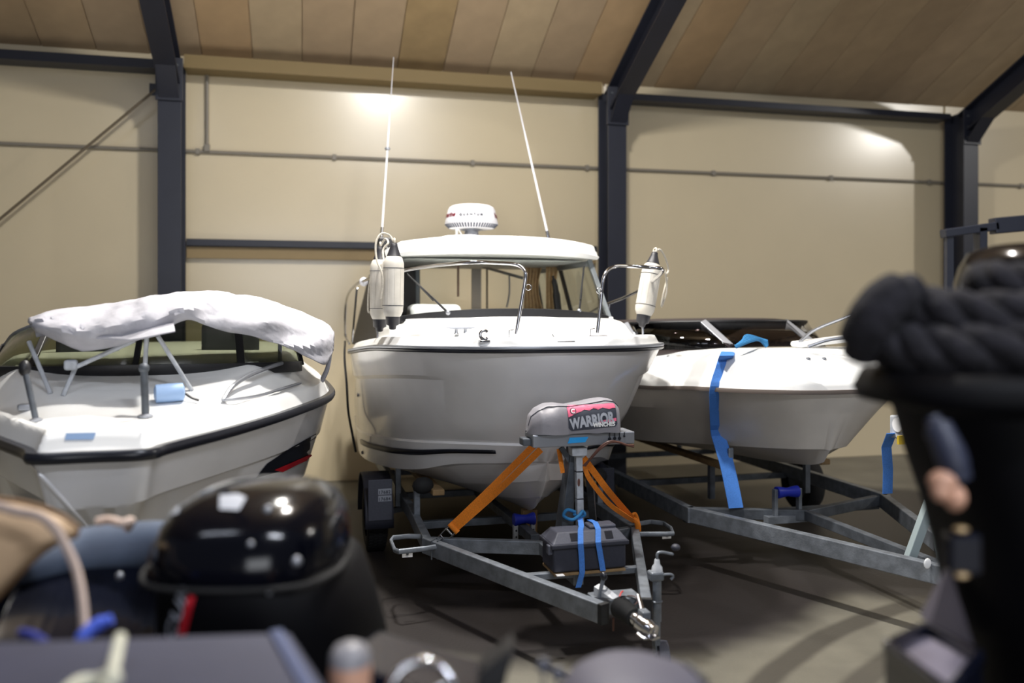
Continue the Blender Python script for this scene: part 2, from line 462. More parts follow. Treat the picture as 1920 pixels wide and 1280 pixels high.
def steel_frame(s, label):
    t = thing('steel_frame', label, 'steel frame', W.M @ Matrix.Translation((s, 0, 0)), 'portal frames of the hall')
    m = MB()
    wd = 0.26; dp = 0.40; ft = 0.022
    m.box((0, ft / 2, EAVE / 2), (wd, ft, EAVE)); m.box((0, dp - ft / 2, EAVE / 2), (wd, ft, EAVE)); m.box((0, dp / 2, EAVE / 2), (0.02, dp - 0.04, EAVE))
    m.build('column', G['steelframe'], t, False, bevel=0.004)
    r = MB()
    e0 = Vector((0, 0.02, EAVE - 0.14)); d = Vector((0, -1, SL)).normalized(); up = Vector((1, 0, 0)).cross(d) * -1
    if up.z < 0: up = -up
    for off in (-0.17, 0.13):
        r.bar(e0 + up * off + d * -0.1, e0 + up * off + d * 9.5, wd - 0.02, 0.022, up=up)
    r.bar(e0 - d * 0.1 - up * 0.02, e0 + d * 9.5 - up * 0.02, 0.02, 0.3, up=up)
    r.build('rafter', G['steelframe'], t, False)
    h = MB()                                                     # haunch under the rafter
    M = Matrix.Rotation(math.radians(90), 4, 'Y')
    pts = [(0.02, EAVE - 0.5), (0.02, EAVE - 0.2), (-.35, EAVE - 0.28 + .35 * SL)]
    for x in (-0.01,):
        h.add([(x, p[0], p[1]) for p in pts] + [(x + 0.02, p[0], p[1]) for p in pts], [(0, 1, 2), (5, 4, 3), (0, 3, 4, 1), (1, 4, 5, 2), (2, 5, 3, 0)])
    h.bar((0, 0.0, EAVE - 0.5), (0, -.35, EAVE - 0.30 + .35 * SL), wd - 0.04, 0.022, up=(0, 0.5, 0.8))
    h.build('haunch', G['steelframe'], t, False)
    p = MB().box((0, -0.02, EAVE - 0.26), (wd + 0.04, 0.025, 0.5)); p.build('end_plate', G['steelframe'], t, False, bevel=0.003)
    for z in (-0.42, -0.26, -0.1):
        for x in (-0.09, 0.09):
            MB().lathe([(0.018, 0), (0.018, 0.018)], 6, Matrix.Translation((x, -0.033, EAVE + z)) @ Matrix.Rotation(math.pi / 2, 4, 'X')).build('bolt', G['galvdark'], t, False)
    return t
steel_frame(0, 'dark blue steel portal frame behind the left boat, left of the cabin boat')
steel_frame(BAY, 'dark blue steel portal frame right behind the cabin boat, at the right fender')
steel_frame(2 * BAY, 'dark blue steel portal frame at the far right, above the black motor')

def trim(n, a, b, w_, h_, m_):
    o = MB().bar(a, b, w_, h_).build('trim_%d' % n, m_, None, False, bevel=0.004, M=W.M); o['kind'] = 'structure'; return o
trim(1, (0.13, WY + 0.07, 3.02), (BAY - 0.13, WY + 0.07, 3.02), 0.14, 0.085, G['steelframe'])
trim(2, (-BAY + .13, WY - 0.02, 5.12), (-0.13, WY - 0.02, 5.12), 0.3, 0.11, G['steelframe'])
trim(3, (BAY + .13, WY - 0.02, 5.09), (2 * BAY - 0.13, WY - 0.02, 5.09), 0.3, 0.09, G['steelframe'])
o = MB().bar((0.13, WY - 0.02, EAVE + .03), (BAY - 0.13, WY - 0.02, EAVE + 0.03), 0.34, 0.16).build('trim_4', mat('eaves_shadow_brown', srgb(124, 106, 70), .7), None, False, M=W.M); o['kind'] = 'structure'  # bar coloured brown to stand for the shadow band below the ceiling
o = MB().bar((0.13, WY + 0.1, 2.90), (BAY - .13, WY + .1, 2.90), 0.08, 0.14).build('trim_5', mat('brown_strip', srgb(140, 120, 84), .6), None, False, M=W.M); o['kind'] = 'structure'  # brown strip below the dark girt

pm = mat('grey_conduit', srgb(128, 122, 112), 0.5)
t = thing('conduit_pipe', 'thin grey pipe running level along the cream back wall', 'pipe', W)
t.location = W.M @ Vector((0, 0, 0))
m = MB().tube([(-9, WY + 0.115, 4.145), (16.5, WY + 0.115, 4.145)], 0.022, 8); m.build('pipe', pm, t)
for x in [-7.4, -5.7, -2.9, 0.25, 1.9, 3.7, 5.3, 7.2, 9.1, 10.8, 12.5]:
    MB().box((x, WY + 0.12, 4.145), (0.05, 0.06, 0.07)).build('clip', pm, t, False, bevel=0.005)
t = thing('drop_pipe', 'short grey pipe dropping from the ceiling beside the left steel column', 'pipe', W)
q = W.t(388, 200, WY + 0.1)
MB().tube([(q.x, WY + 0.1, EAVE + 0.1), (q.x, WY + 0.1, 4.2)], 0.022, 8).build('pipe', pm, t)
MB().box((q.x, WY + 0.1, 4.19), (0.07, 0.07, 0.09)).build('junction_box', pm, t, False, bevel=0.008)
t = thing('brace_rod', 'long dark diagonal brace rod across the wall bay at far left', 'rod', W)
a = W.t(292, 168, 0.22); b_ = W.t(-180, 560, 0.22)
MB().tube([a, b_], 0.017, 8).build('rod', mat('rod_steel', srgb(96, 84, 66), .5, noise_amt=.1), t)
MB().box(a, (0.14, 0.02, 0.14)).build('gusset_plate', G['steelframe'], t, False)

# ------------------------------------------------------------------ hull builder shared by the three boats
def zat(curve, t):
    for i in range(len(curve) - 1):
        a, b = curve[i], curve[i + 1]
        if a.y <= t <= b.y + 1e-9:
            k = (t - a.y) / max(1e-9, b.y - a.y)
            return a.lerp(b, max(0, min(1, k)))
    return curve[-1].copy() if t > curve[0].y else curve[0].copy()

def sm(x):
    x = max(0.0, min(1.0, x)); return x * x * (3 - 2 * x)

def curves3(cs, n=7):
    """control rows (t, half breadth, z) from keel to sheer -> dense rows of local points"""
    return [cr([Vector((b, t, z)) for t, b, z in c], n) for c in cs]

def hull_mesh(rows):
    m = MB()
    for sg in (1, -1):
        rr = [[Vector((sg * p.x, p.y, p.z)) for p in r] for r in rows]
        m.grid(rr)
    # transom
    ring = [r[-1] for r in rows]
    n = len(ring)
    vs = [Vector((p.x, p.y, p.z)) for p in ring] + [Vector((-p.x, p.y, p.z)) for p in ring]
    fs = [(i, i + 1, n + i + 1, n + i) for i in range(n - 1)]
    m.add(vs, fs)
    return m

def deck_mesh(sheer, hf, nb=26, t1=99, xs=None):
    """height field hf(t, b, bs, zs) over the sheer plan"""
    m = MB(); rows = []
    for p in sheer:
        if p.y > t1: break
        bs = max(0.001, p.x)
        row = []
        for k in range(-nb, nb + 1):
            f = math.sin(k / nb * math.pi / 2)
            b = f * bs
            row.append(Vector((b, p.y, hf(p.y, abs(b), bs, p.z))))
        rows.append(row)
    m.grid(rows)
    return m

def rail_sweep(curve, prof, both=True):
    """sweep an outward profile [(out, up)] along the sheer, both sides"""
    full = [Vector((-p.x, p.y, p.z)) for p in reversed(curve)] + [p.copy() for p in curve[1:]]
    rows = []
    for i, p in enumerate(full):
        a = full[max(0, i - 1)]; b = full[min(len(full) - 1, i + 1)]
        t = (b - a); t.z = 0
        if t.length < 1e-6: t = Vector((1, 0, 0))
        t.normalize(); o = Vector((t.y, -t.x, 0))
        if (o.x * p.x + o.y * (p.y - 2.0)) < 0: o = -o
        rows.append([p + o * u + Vector((0, 0, v)) for u, v in prof])
    return MB().grid(rows, cu=True, capends=True)

# ================================================================== cabin boat (middle)
B = Fr(0.38, 6.04, 0, 15)
sheer_c = [(0, 0, 1.91), (0.012, .25, 1.91), (.11, .56, 1.908), (.36, .86, 1.905), (.82, 1.10, 1.895), (1.45, 1.22, 1.87), (2.6, 1.30, 1.79), (4.6, 1.14, 1.69)]
knuc = [(.06, 0, 1.73), (.085, .23, 1.73), (.2, .50, 1.725), (.46, .80, 1.71), (.92, 1.04, 1.69), (1.55, 1.17, 1.645), (2.65, 1.265, 1.56), (4.6, 1.12, 1.45)]
knu2 = [(t + (.026 if i < 5 else .006), max(0, b - (.012 if i < 3 else .030)), z - .032) for i, (t, b, z) in enumerate(knuc)]
midc = [(.22, 0, 1.36), (.25, .15, 1.36), (.40, .42, 1.355), (.70, .72, 1.35), (1.12, .94, 1.33), (1.75, 1.11, 1.29), (2.75, 1.225, 1.22), (4.6, 1.11, 1.15)]
ledg = [(.33, 0, 1.20), (.36, .12, 1.20), (.54, .37, 1.19), (.86, .65, 1.165), (1.24, .88, 1.13), (1.85, 1.07, 1.08), (2.8, 1.205, 1.02), (4.6, 1.10, .95)]
led2 = [(t, b + (.016 if b > 0 else 0), z - .018) for t, b, z in ledg]
chin = [(.43, 0, 1.05), (.46, .10, 1.05), (.62, .33, 1.02), (.95, .62, .97), (1.36, .86, .865), (2.0, 1.06, .79), (2.9, 1.19, .755), (4.6, 1.09, .74)]
chi2 = [(t, max(0, b - .07), z - .012) for t, b, z in chin]
str1 = [(.50, 0, .90), (.54, .07, .885), (.70, .22, .85), (1.0, .42, .80), (1.4, .58, .745), (2.05, .74, .70), (2.95, .82, .675), (4.6, .78, .655)]
str1b = [(t, max(0, b - .03), z - .014) for t, b, z in str1]
str2 = [(.60, 0, .75), (.65, .035, .74), (.80, .12, .705), (1.05, .22, .67), (1.45, .32, .63), (2.1, .40, .605), (2.95, .44, .59), (4.6, .42, .575)]
str2b = [(t, max(0, b - .025), z - .012) for t, b, z in str2]
keel = [(.72, 0, .65), (.80, 0, .61), (.95, 0, .565), (1.2, 0, .54), (1.6, 0, .525), (2.3, 0, .515), (3.1, 0, .51), (4.6, 0, .50)]
hr = curves3([keel, str2b, str2, str1b, str1, chi2, chin, led2, ledg, midc, knu2, knuc, sheer_c], 7)
KEEL, CH_O, LED, SHEER = hr[0], hr[6], hr[7], hr[-1]
boat = thing('cabin_boat', 'white cabin motorboat on its trailer in the middle, with a radar dome on its roof', 'boat', B)
hm = hull_mesh(hr)
hull_o = hm.build('hull', G['gel'], boat, merge=True, angle=24)
HB = hm.bvh()

# rub rail
rub = rail_sweep(SHEER, [(-.01, -.016), (.018, -.016), (.026, -.006), (.026, .002), (.018, .008), (-.01, .008)])
rub_o = rub.build('rub_rail', G['stripe'], boat, angle=50)
rail_sweep(SHEER, [(.0, .009), (.024, .009), (.028, .016), (.024, .030), (.0, .034)]).build('rub_rail_insert', G['alu'], boat, angle=50)
# black boot stripe, starboard and port
for sg in (-1, 1):
    rows = []
    for k in range(len(CH_O)):
        a, b_ = CH_O[k], LED[k]
        if not (.62 <= a.y <= 2.8): continue
        for_ = []
        for f in (.54, .54 + .20, ):
            p = a.lerp(b_, f); nn = Vector((1, -.5 if a.y < 1.4 else -.1, -.15)).normalized()
            p = p + nn * .006; for_.append(Vector((sg * p.x, p.y, p.z)))
        rows.append(for_)
    MB().grid(rows).build('boot_stripe', G['stripe'], boat, solid=.003)

def bt_(t):
    if t < .42: return 0.001
    k = min(1, (t - .42) / 1.0)
    return .16 + .88 * math.sqrt(max(0, 1 - (1 - k) ** 2.2))
def deckz(t, b, bs, zs):
    d = min(bs - b, t * .9)
    g = .030 * sm(d / .012) + .062 * sm((d - .012) / .05)
    g -= .025 * sm((d - .10) / .06) * (1 - sm((t - 2.2) / .5))
    camber = .03 * (1 - (b / max(bs, .01)) ** 2) * sm(t / .5)
    tr = 0
    if t > .40:
        H = .050 + .125 * sm((t - .45) / 1.15)
        tr = H * sm((bt_(t) - b) / .13)
        if t < .62: tr *= sm((t - .40) / .2)
    return zs + g + camber + tr
dm = deck_mesh(SHEER, deckz, 34)
deck_o = dm.build('deck', G['deck'], boat, angle=30)
DB = dm.bvh()
def dz(b, t):
    h = DB.ray_cast(Vector((b, t, 4)), Vector((0, 0, -1)))
    return h[0].z if h[0] is not None else 1.9

# ---- cabin
ZW = 2.205
base = [(-1.00, 1.72, 2.13), (-.93, 1.60, 2.145), (-.7, 1.46, 2.175), (-.35, 1.39, 2.20), (0, 1.37, 2.205), (.35, 1.39, 2.20), (.7, 1.46, 2.175), (.93, 1.60, 2.145), (1.00, 1.72, 2.13)]
topc = [(-.90, 2.02, 2.67), (-.85, 1.95, 2.675), (-.64, 1.84, 2.69), (-.33, 1.78, 2.70), (0, 1.77, 2.70), (.33, 1.78, 2.70), (.64, 1.84, 2.69), (.85, 1.95, 2.675), (.90, 2.02, 2.67)]
bc, tc_ = cr(base, 5), cr(topc, 5)
MB().grid([bc, [a.lerp(b_, .5) + Vector((0, -.012, 0)) for a, b_ in zip(bc, tc_)], tc_]).build('windscreen', G['glass'], boat)
# black strip along the foot of the windscreen, white coaming below
MB().grid([[p + Vector((0, -.016, -.075)) for p in bc], [p + Vector((0, -.014, .0)) for p in bc], [p + Vector((0, .02, .004)) for p in bc]]).build('windscreen_seal', G['black'], boat)
MB().grid([[Vector((p.x * 1.03, p.y - .10, dz(p.x, p.y) - .06)) for p in bc], [p + Vector((0, -.02, -.07)) for p in bc], [p + Vector((0, .05, -.03)) for p in bc]]).build('windscreen_coaming', G['deck'], boat)
TE = 3.75
for sg in (-1, 1):
    A0 = Vector((sg * 1.00, 1.72, 2.13)); A1 = Vector((sg * .90, 2.02, 2.67))
    R0 = Vector((sg * .98, TE, 2.08)); R1 = Vector((sg * .88, TE, 2.66))
    p = MB().bar(A0 + Vector((sg * .01, -.02, -.05)), A1 + Vector((sg * .01, -.02, 0)), .045, .05, up=(0, 1, 0)); p.build('windscreen_pillar', G['frame_grey'], boat, False, bevel=.006)
    # side glazing: two panes with dark posts
    for (k0, k1) in ((0.02, .47), (.50, .96)):
        q = [A0.lerp(R0, k0), A0.lerp(R0, k1), A1.lerp(R1, k1), A1.lerp(R1, k0)]
        MB().add(q, [(0, 1, 2, 3)]).build('side_window', G['glassdark'] if sg < 0 else G['glass'], boat, False, solid=.005)
    for k in (.485, .98):
        MB().bar(A0.lerp(R0, k), A1.lerp(R1, k), .05, .03, up=(1, 0, 0)).build('side_window_post', G['black'], boat, False, bevel=.004)
    MB().bar(A1 + Vector((0, 0, -.03)), R1 + Vector((0, 0, -.03)), .03, .05).build('side_top_frame', G['frame_grey'], boat, False, bevel=.004)
    MB().bar(A0, R0, .03, .05).build('side_bottom_frame', G['black'], boat, False, bevel=.004)
    sd = MB()
    n = 14; r0 = []; r1 = []
    for i in range(n + 1):
        t = 1.66 + (TE + .05 - 1.66) * i / n
        r0.append(Vector((sg * 1.03, t, dz(1.0, t) - .05))); r1.append(Vector((sg * (1.005 - .02 * i / n), t, 2.13 - .05 * i / n)))
    sd.grid([r0, r1]).build('cabin_side', G['deck'], boat, solid=.03)

# roof
def roofpt(u, v, side):
    fr_ = 1.66 + .26 * abs(u) ** 2.6; bk = 3.95 - .12 * abs(u) ** 3
    t = fr_ + (bk - fr_) * (v + 1) / 2
    e = min(1 - abs(u), (1 - abs(v)) * 1.35)
    b = u * .985
    top = 2.70 + .10 * sm(e / .06) + .095 * (1 - abs(u) ** 2.4) * (1 - .35 * v * v)
    if -.55 < u < -.30 and v < .2: top += .010
    if side == 'top': return Vector((b, t, top))
    return Vector((b * .985, t + .01 * (-v), 2.675 + .02 * (1 - u * u)))
nu, nv = 40, 30
m = MB()
U = [math.sin((i / nu * 2 - 1) * math.pi / 2) for i in range(nu + 1)]
V = [math.sin((i / nv * 2 - 1) * math.pi / 2) for i in range(nv + 1)]
m.grid([[roofpt(u, v, 'top') for u in U] for v in V])
m.grid([[roofpt(u, v, 'bot') for u in U] for v in V])
k = (nu + 1) * (nv + 1)
def per():
    for i in range(nu): yield i
    for j in range(nv): yield j * (nu + 1) + nu
    for i in range(nu, 0, -1): yield nv * (nu + 1) + i
    for j in range(nv, 0, -1): yield j * (nu + 1)
P_ = list(per())
m.f += [(P_[i], P_[(i + 1) % len(P_)], k + P_[(i + 1) % len(P_)], k + P_[i]) for i in range(len(P_))]
roof_o = m.build('roof', G['deck'], boat, angle=50)
RB = m.bvh()
def rz(b, t):
    h = RB.ray_cast(Vector((b, t, 4)), Vector((0, 0, -1))); return h[0].z
MB().grid([[Vector((b, t, 2.665)) for b in (-.86, -.4, 0, .4, .86)] for t in (2.05, 2.6, 3.2, TE)]).build('roof_lining', G['interior'], boat, solid=.01)

# interior seen through the windscreen
bh = MB()
bh.box((-.68, TE, 2.42), (.40, .03, .62)); bh.build('rear_bulkhead', G['black'], boat, False)
for px, w_ in ((783, .05), (893, .11), (985, .035)):
    q = B.t(px, 530, TE)
    MB().box((q.x, TE, 2.36), (w_, .04, .62)).build('bulkhead_post', G['frame_grey'], boat, False, bevel=.005)
q = B.t(913, 530, TE); MB().box((q.x, TE, 2.36), (.018, .03, .62)).build('door_edge', G['black'], boat, False)
q0, q1 = B.t(859, 496, 3.0), B.t(859, 556, 3.0)
MB().bar(q0, q1, .024, .012, up=(0, 1, 0)).build('hanging_strap', G['cable'], boat, False, bevel=.002)
q0, q1, q2 = B.t(955, 512, 3.2), B.t(955, 550, 3.2), B.t(950, 576, 3.2)
MB().tube([q0, q1, q2], .010, 6, sm=3).build('door_handle', G['alu'], boat)
MB().bar(B.t(905, 500, 3.4), B.t(980, 521, 2.8), .02, .03).build('ceiling_grab_bar', G['frame_grey'], boat, False, bevel=.004)
def curtain(px0, px1, py0, py1, t, amp, n):
    a = B.t(px0, py0, t); b_ = B.t(px1, py1, t)
    rows = []
    for j in range(7):
        z = a.z + (b_.z - a.z) * j / 6; row = []
        for i in range(n * 6 + 1):
            u = i / (n * 6); pinch = 1 - .25 * math.sin(math.pi * j / 6)
            row.append(Vector((a.x + (b_.x - a.x) * (u * pinch), t + amp * math.sin(u * n * 2 * math.pi) * (1 + .2 * math.sin(j)), z)))
        rows.append(row)
    MB().grid(rows).build('curtain', G['curtain'], boat, solid=.004)
curtain(983, 1018, 494, 580, 3.3, .022, 5)
curtain(1024, 1048, 500, 580, 2.9, .02, 3)
# dark backrest of a seat on the far side
q = B.t(1045, 560, 2.7)
MB().tube([q + Vector((-.05, 0, .24)), q + Vector((-.02, 0, .12)), q + Vector((.0, 0, -.05)), q + Vector((.03, 0, -.3))], [.012, .03, .04, .045], 8, sm=4, flat=(1, .6)).build('seat_back', G['black'], boat)
# helm hump behind the glass
q = B.t(815, 572, 1.95)
m = MB(); m.box((q.x, 2.0, q.z - .12), (.46, .38, .26)); m.build('helm_console', G['deck'], boat, bevel=.06, seg=4)
m = MB(); m.grid([[Vector((b, t, 2.10)) for b in (-.95, -.5, 0, .5, .95)] for t in (1.50, 1.8, 2.3)]); m.build('dashboard', G['black'], boat, solid=.02)
m = MB().box((0, 2.75, 1.85), (1.9, 1.9, .04)); m.build('cabin_sole', G['interior'], boat, False)

# wipers
def wiper(pivot, tip, b0, b1):
    g = MB().tube([pivot, pivot.lerp(tip, .5) + Vector((0, -.015, 0)), tip], [.011, .008, .006], 6); w_ = g.build('wiper', G['black'], boat)
    MB().bar(b0, b1, .008, .022, up=(0, 1, 0)).build('blade', G['rubber'], w_, False)
    MB().ball(pivot, (.022, .022, .022), 10).build('pivot_cap', G['alu'], w_)
wiper(B.t(840, 586, 1.36), B.t(765, 515, 1.60), B.t(812, 563, 1.40), B.t(764, 513, 1.62))
wiper(B.t(1086, 583, 1.44), B.t(1093, 512, 1.72), B.t(1088, 562, 1.50), B.t(1095, 500, 1.78))

# ---- radar dome
rc = Vector((B.t(884, 434, 2.85).x, 2.85, 0)); zb = B.t(884, 428, 2.85).z
rt = rz(rc.x, 2.85)
m = MB().lathe([(.10, rt - .01), (.085, rt + .01), (.07, zb - .03), (.12, zb - .012)], 24, Matrix.Translation((rc.x, rc.y, 0)))
rm = m.build('radar_mount', G['alu'], boat)
R0 = .275
prof = [(.10, zb - .012), (.20, zb - .010), (R0 - .045, zb - .005), (R0 - .006, zb + .034), (R0, zb + .045), (R0 - .012, zb + .10), (R0 - .032, zb + .185), (R0 - .05, zb + .215), (R0 - .085, zb + .232), (.12, zb + .243), (.001, zb + .246)]
Mr = Matrix.Translation((rc.x, rc.y, 0))
m = MB().lathe(prof, 64, Mr); radar = m.build('radar_dome', G['radar'], boat, angle=60)
for i in range(56):
    a = 2 * math.pi * i / 56
    v = MB(); c, s_ = math.cos(a), math.sin(a); w_ = .0075
    def rp(r, z, k): return Vector((rc.x + r * c - k * w_ * s_, rc.y + r * s_ + k * w_ * c, z))
    v.add([rp(R0 - .040, zb - .005, -1), rp(R0 - .040, zb - .005, 1), rp(R0 - .001, zb + .034, 1), rp(R0 - .001, zb + .034, -1), rp(R0 - .045, zb + .004, -1), rp(R0 - .045, zb + .004, 1), rp(R0 - .01, zb + .038, 1), rp(R0 - .01, zb + .038, -1)],
          [(0, 1, 2, 3), (4, 7, 6, 5), (0, 3, 7, 4), (1, 5, 6, 2), (0, 4, 5, 1), (3, 2, 6, 7)])
    v.build('vent_slot', G['vent'], radar, False)
def wrap(txt, size, ang, z, mt, sp=1.0, bold=0.0, shear=0.0):
    vs, fs, wd = text_poly(txt, size, sp, bold)
    def rr(h): return R0 - .012 - (h - zb - .10) * .235 + .0035
    out = []
    for v in vs:
        h = z + v.y; r = rr(h); th = ang + (v.x + v.y * shear - wd / 2) / r
        out.append(Vector((rc.x + r * math.sin(th), rc.y - r * math.cos(th), h)))
    MB().add(out, fs).build('lettering', mt, radar, False)
cam_l = B.o
a0 = math.atan2(cam_l.x - rc.x, -(cam_l.y - rc.y))
wrap('QUANTUM', .034, a0 - .02, zb + .106, G['greyprint'], 1.7, .0028)
wrap('Raymarine', .068, a0 - 1.22, zb + .104, G['red'], 1.0, .0026, .15)
wrap('Raymarine', .068, a0 + 1.66, zb + .100, G['red'], 1.0, .0026, .15)
m = MB().tube([Vector((rc.x - .16, rc.y - .03, rt - .01)), Vector((rc.x - .16, rc.y - .03, zb - .005))], .014, 8)
m.tube([Vector((rc.x - .05, rc.y, rt)), Vector((rc.x - .10, rc.y - .05, rt + .05)), Vector((rc.x - .15, rc.y - .05, zb - .01))], .007, 6, sm=4)
m.build('radar_cable', G['deck'], boat)

# ---- aerials
def aerial(foot, tip, r0, r1, base_r, nm='aerial'):
    o = MB().tube([foot, foot.lerp(tip, .3), foot.lerp(tip, .7), tip], [r0, r0 * .9, (r0 + r1) / 2, r1], 8).build(nm, G['radar'], boat)
    MB().tube([foot - (tip - foot).normalized() * .0, foot.lerp(tip, .07)], base_r, 10).build('ferrule', G['chrome'], o)
    return o
f0 = B.t(1031, 447, 2.6); f0.z = rz(min(.93, f0.x), 2.6); t0 = B.t(958, 135, 3.1)
ae = aerial(f0 + Vector((0, 0, .02)), t0, .012, .006, .017)
MB().box(f0 + Vector((0, 0, .01)), (.06, .06, .03)).build('aerial_foot', G['chrome'], boat, False, bevel=.008)
f1 = B.t(715, 452, 2.9); t1 = B.t(738, 107, 3.5)
ae2 = aerial(f1, t1, .011, .004, .016)
q = f1.lerp(t1, .485); MB().ball(q, (.03, .03, .02), 10).build('aerial_collar', G['alu'], ae2)
MB().tube([f1 + Vector((.15, .0, -.18)), f1 + Vector((.06, 0, -.06)), f1], .014, 8, sm=3).build('aerial_foot', G['chrome'], boat)
MB().box(f1 + Vector((.04, .02, .0)), (.15, .12, .08)).build('stern_light', G['black'], boat, False, bevel=.015)

# ---- pulpit rails
def pulpit(sg, pts, name='pulpit_rail'):
    return MB().tube(pts, .0135, 10, sm=6).build(name, G['chrome'], boat)
fl_, fr_ = B.z(968, 626, 2.02), B.z(1120, 624, 2.02)
ZR = 2.515
top1 = B.z(985, 522, ZR - .09); top1 = B.t(985, 522, fl_.y - .02)
L_ = [fl_, fl_.lerp(top1, .5), top1, B.t(983, 506, fl_.y), B.t(968, 496, fl_.y + .06)]
L_ += [B.z(935, 493, ZR + .02), B.z(880, 492, ZR + .01), B.b(800, 500, -.86), B.b(738, 511, -1.06), B.b(700, 520, -1.16), B.b(681, 527, -1.21)]
L_ += [B.b(668, 533, -1.24), B.b(655, 547, -1.24), B.b(649, 566, -1.24), B.b(647, 600, -1.24), B.b(648, 630, -1.22), B.b(655, 644, -1.2)]
lr = pulpit(-1, L_)
R_ = [fr_, fr_.lerp(B.t(1131, 525, fr_.y + .02), .5), B.t(1131, 525, fr_.y + .02), B.t(1140, 506, fr_.y + .05), B.t(1156, 499, fr_.y + .12), B.z(1180, 499, ZR), B.z(1215, 501, ZR - .01), B.z(1243, 508, ZR - .03), Vector((1.24, 1.45, 2.40)), Vector((1.22, 1.9, 2.31)), Vector((1.18, 2.5, 2.21)), Vector((1.15, 2.9, 2.08)), Vector((1.13, 3.0, 1.88))]
rr_ = pulpit(1, R_)
def stan(a, b_, par, r=.011):
    MB().tube([a, b_], r, 8).build('stanchion', G['chrome'], par)
p1 = B.b(708, 630, -1.16); stan(Vector((p1.x, p1.y, dz(-1.13, p1.y) - .02)), B.b(708, 522, -1.14), lr)
p1 = B.b(660, 640, -1.22); stan(p1, B.b(669, 540, -1.23), lr)
stan(Vector((1.12, 1.2, 1.95)), Vector((1.12, 1.25, 2.5)), rr_)
stan(Vector((1.14, 2.2, 1.93)), Vector((1.2, 2.2, 2.26)), rr_, .010)
for ft in (fl_, fr_):
    z0 = dz(ft.x, ft.y)
    MB().box((ft.x, ft.y, z0 + .004), (.15, .05, .008)).build('rail_foot', G['chrome'], boat, False, bevel=.003)
    MB().tube([(ft.x - .055, ft.y, z0), (ft.x - .055, ft.y, z0 + .055), (ft.x - .02, ft.y, z0 + .062)], .004, 6).build('foot_loop', G['chrome'], boat)
for p, c in ((lr, B.t(991, 538, fl_.y)), (rr_, B.t(1124, 545, fr_.y))):
    MB().ring(c, .022, .004, Matrix.Rotation(math.pi / 2, 3, 'X'), 14, 6).build('lanyard_ring', G['chrome'], p)
m = MB().box(B.b(706, 529, -1.15), (.06, .05, .06)); m.ball(B.b(682, 528, -1.2), .045, 10)
m.build('rail_clamp', G['radar'], lr, bevel=.01)
m = MB().ball(B.b(711, 577, -1.15), (.045, .03, .03), 10); m.build('rail_clamp', G['radar'], lr)

# cleats and fairlead
def cleat(c, ang, s=1.0):
    M = Matrix.Translation(c) @ Matrix.Rotation(ang, 4, 'Z')
    m = MB()
    for x in (-.035, .035): m.lathe([(.022 * s, 0), (.013 * s, .012), (.011 * s, .035), (.014 * s, .042)], 10, M @ Matrix.Translation((x * s, 0, 0)))
    P_ = [M @ Vector((x * s, 0, .045 + z)) for x, z in ((-.11, .004), (-.07, 0), (0, -.002), (.07, 0), (.11, .004))]
    m.tube(P_, [.004, .008, .009, .008, .004], 8)
    m.build('cleat', G['alu'], boat)
def on_deck(px, py):
    h = B.hit(DB, px, py, 0); return h
for px, py, a, s in ((864, 626, .0, 1.0), (1184, 618, .5, .8)):
    h = on_deck(px, py)
    if h is not None: h.z = dz(h.x, h.y); cleat(h, a, s)
h = on_deck(908, 641)
if h is None: h = Vector((-.45, .3, 2.0))
m = MB().ring(h + Vector((0, 0, .05)), .030, .012, Matrix.Rotation(math.pi / 2, 3, 'X'), 18, 8, 40, 320 + 0)
m.box(h + Vector((0, 0, .006)), (.075, .05, .014))
m.build('fairlead', G['chrome'], boat, bevel=.003)
hs = [on_deck(*p) for p in ((1035, 626), (1046, 641), (1078, 640))]
if all(x is not None for x in hs):
    MB().tube([x + Vector((0, 0, .001)) for x in hs], .003, 5).build('hatch_seam', G['greyprint'], boat)
# port fold-down canopy bits behind the cabin and the dark tonneau at the right
MB().bar((1.0, 3.0, 1.98), (1.12, 2.0, 2.0), .18, .05).build('side_bag', G['black'], boat, bevel=.02, seg=3)
# dark canvas and clear sheet at the starboard cockpit
m = MB().add([Vector((-1.2, 3.0, 1.84)), Vector((-1.16, 4.3, 1.80)), Vector((-.98, 4.1, 2.6)), Vector((-1.04, 3.5, 2.55)), Vector((-1.05, 2.6, 1.9))], [(0, 1, 2, 3, 4)])
m.build('cockpit_canvas', G['black'], boat, False, solid=.01)
# bow eye
e = B.hit(HB, 1045, 900)
# water outlets on the starboard side
for px, py in ((660, 740), (668, 848)):
    e = B.hit(HB, px + 12, py)
    if e is not None: MB().ball(e, (.012, .02, .02), 8).build('skin_fitting', G['chrome'], boat)
# mooring rope hanging over the starboard side
pts = [B.b(647, 640, -1.27), B.b(646, 670, -1.33), B.b(650, 720, -1.33), B.b(653, 770, -1.32), B.b(661, 815, -1.30), B.b(667, 846, -1.26)]
o = MB().tube(pts, .012, 7, sm=5).build('mooring_line', G['black'], None, M=B.M)
tag(o, 'black mooring line hanging down the left side of the cabin boat hull', 'rope')

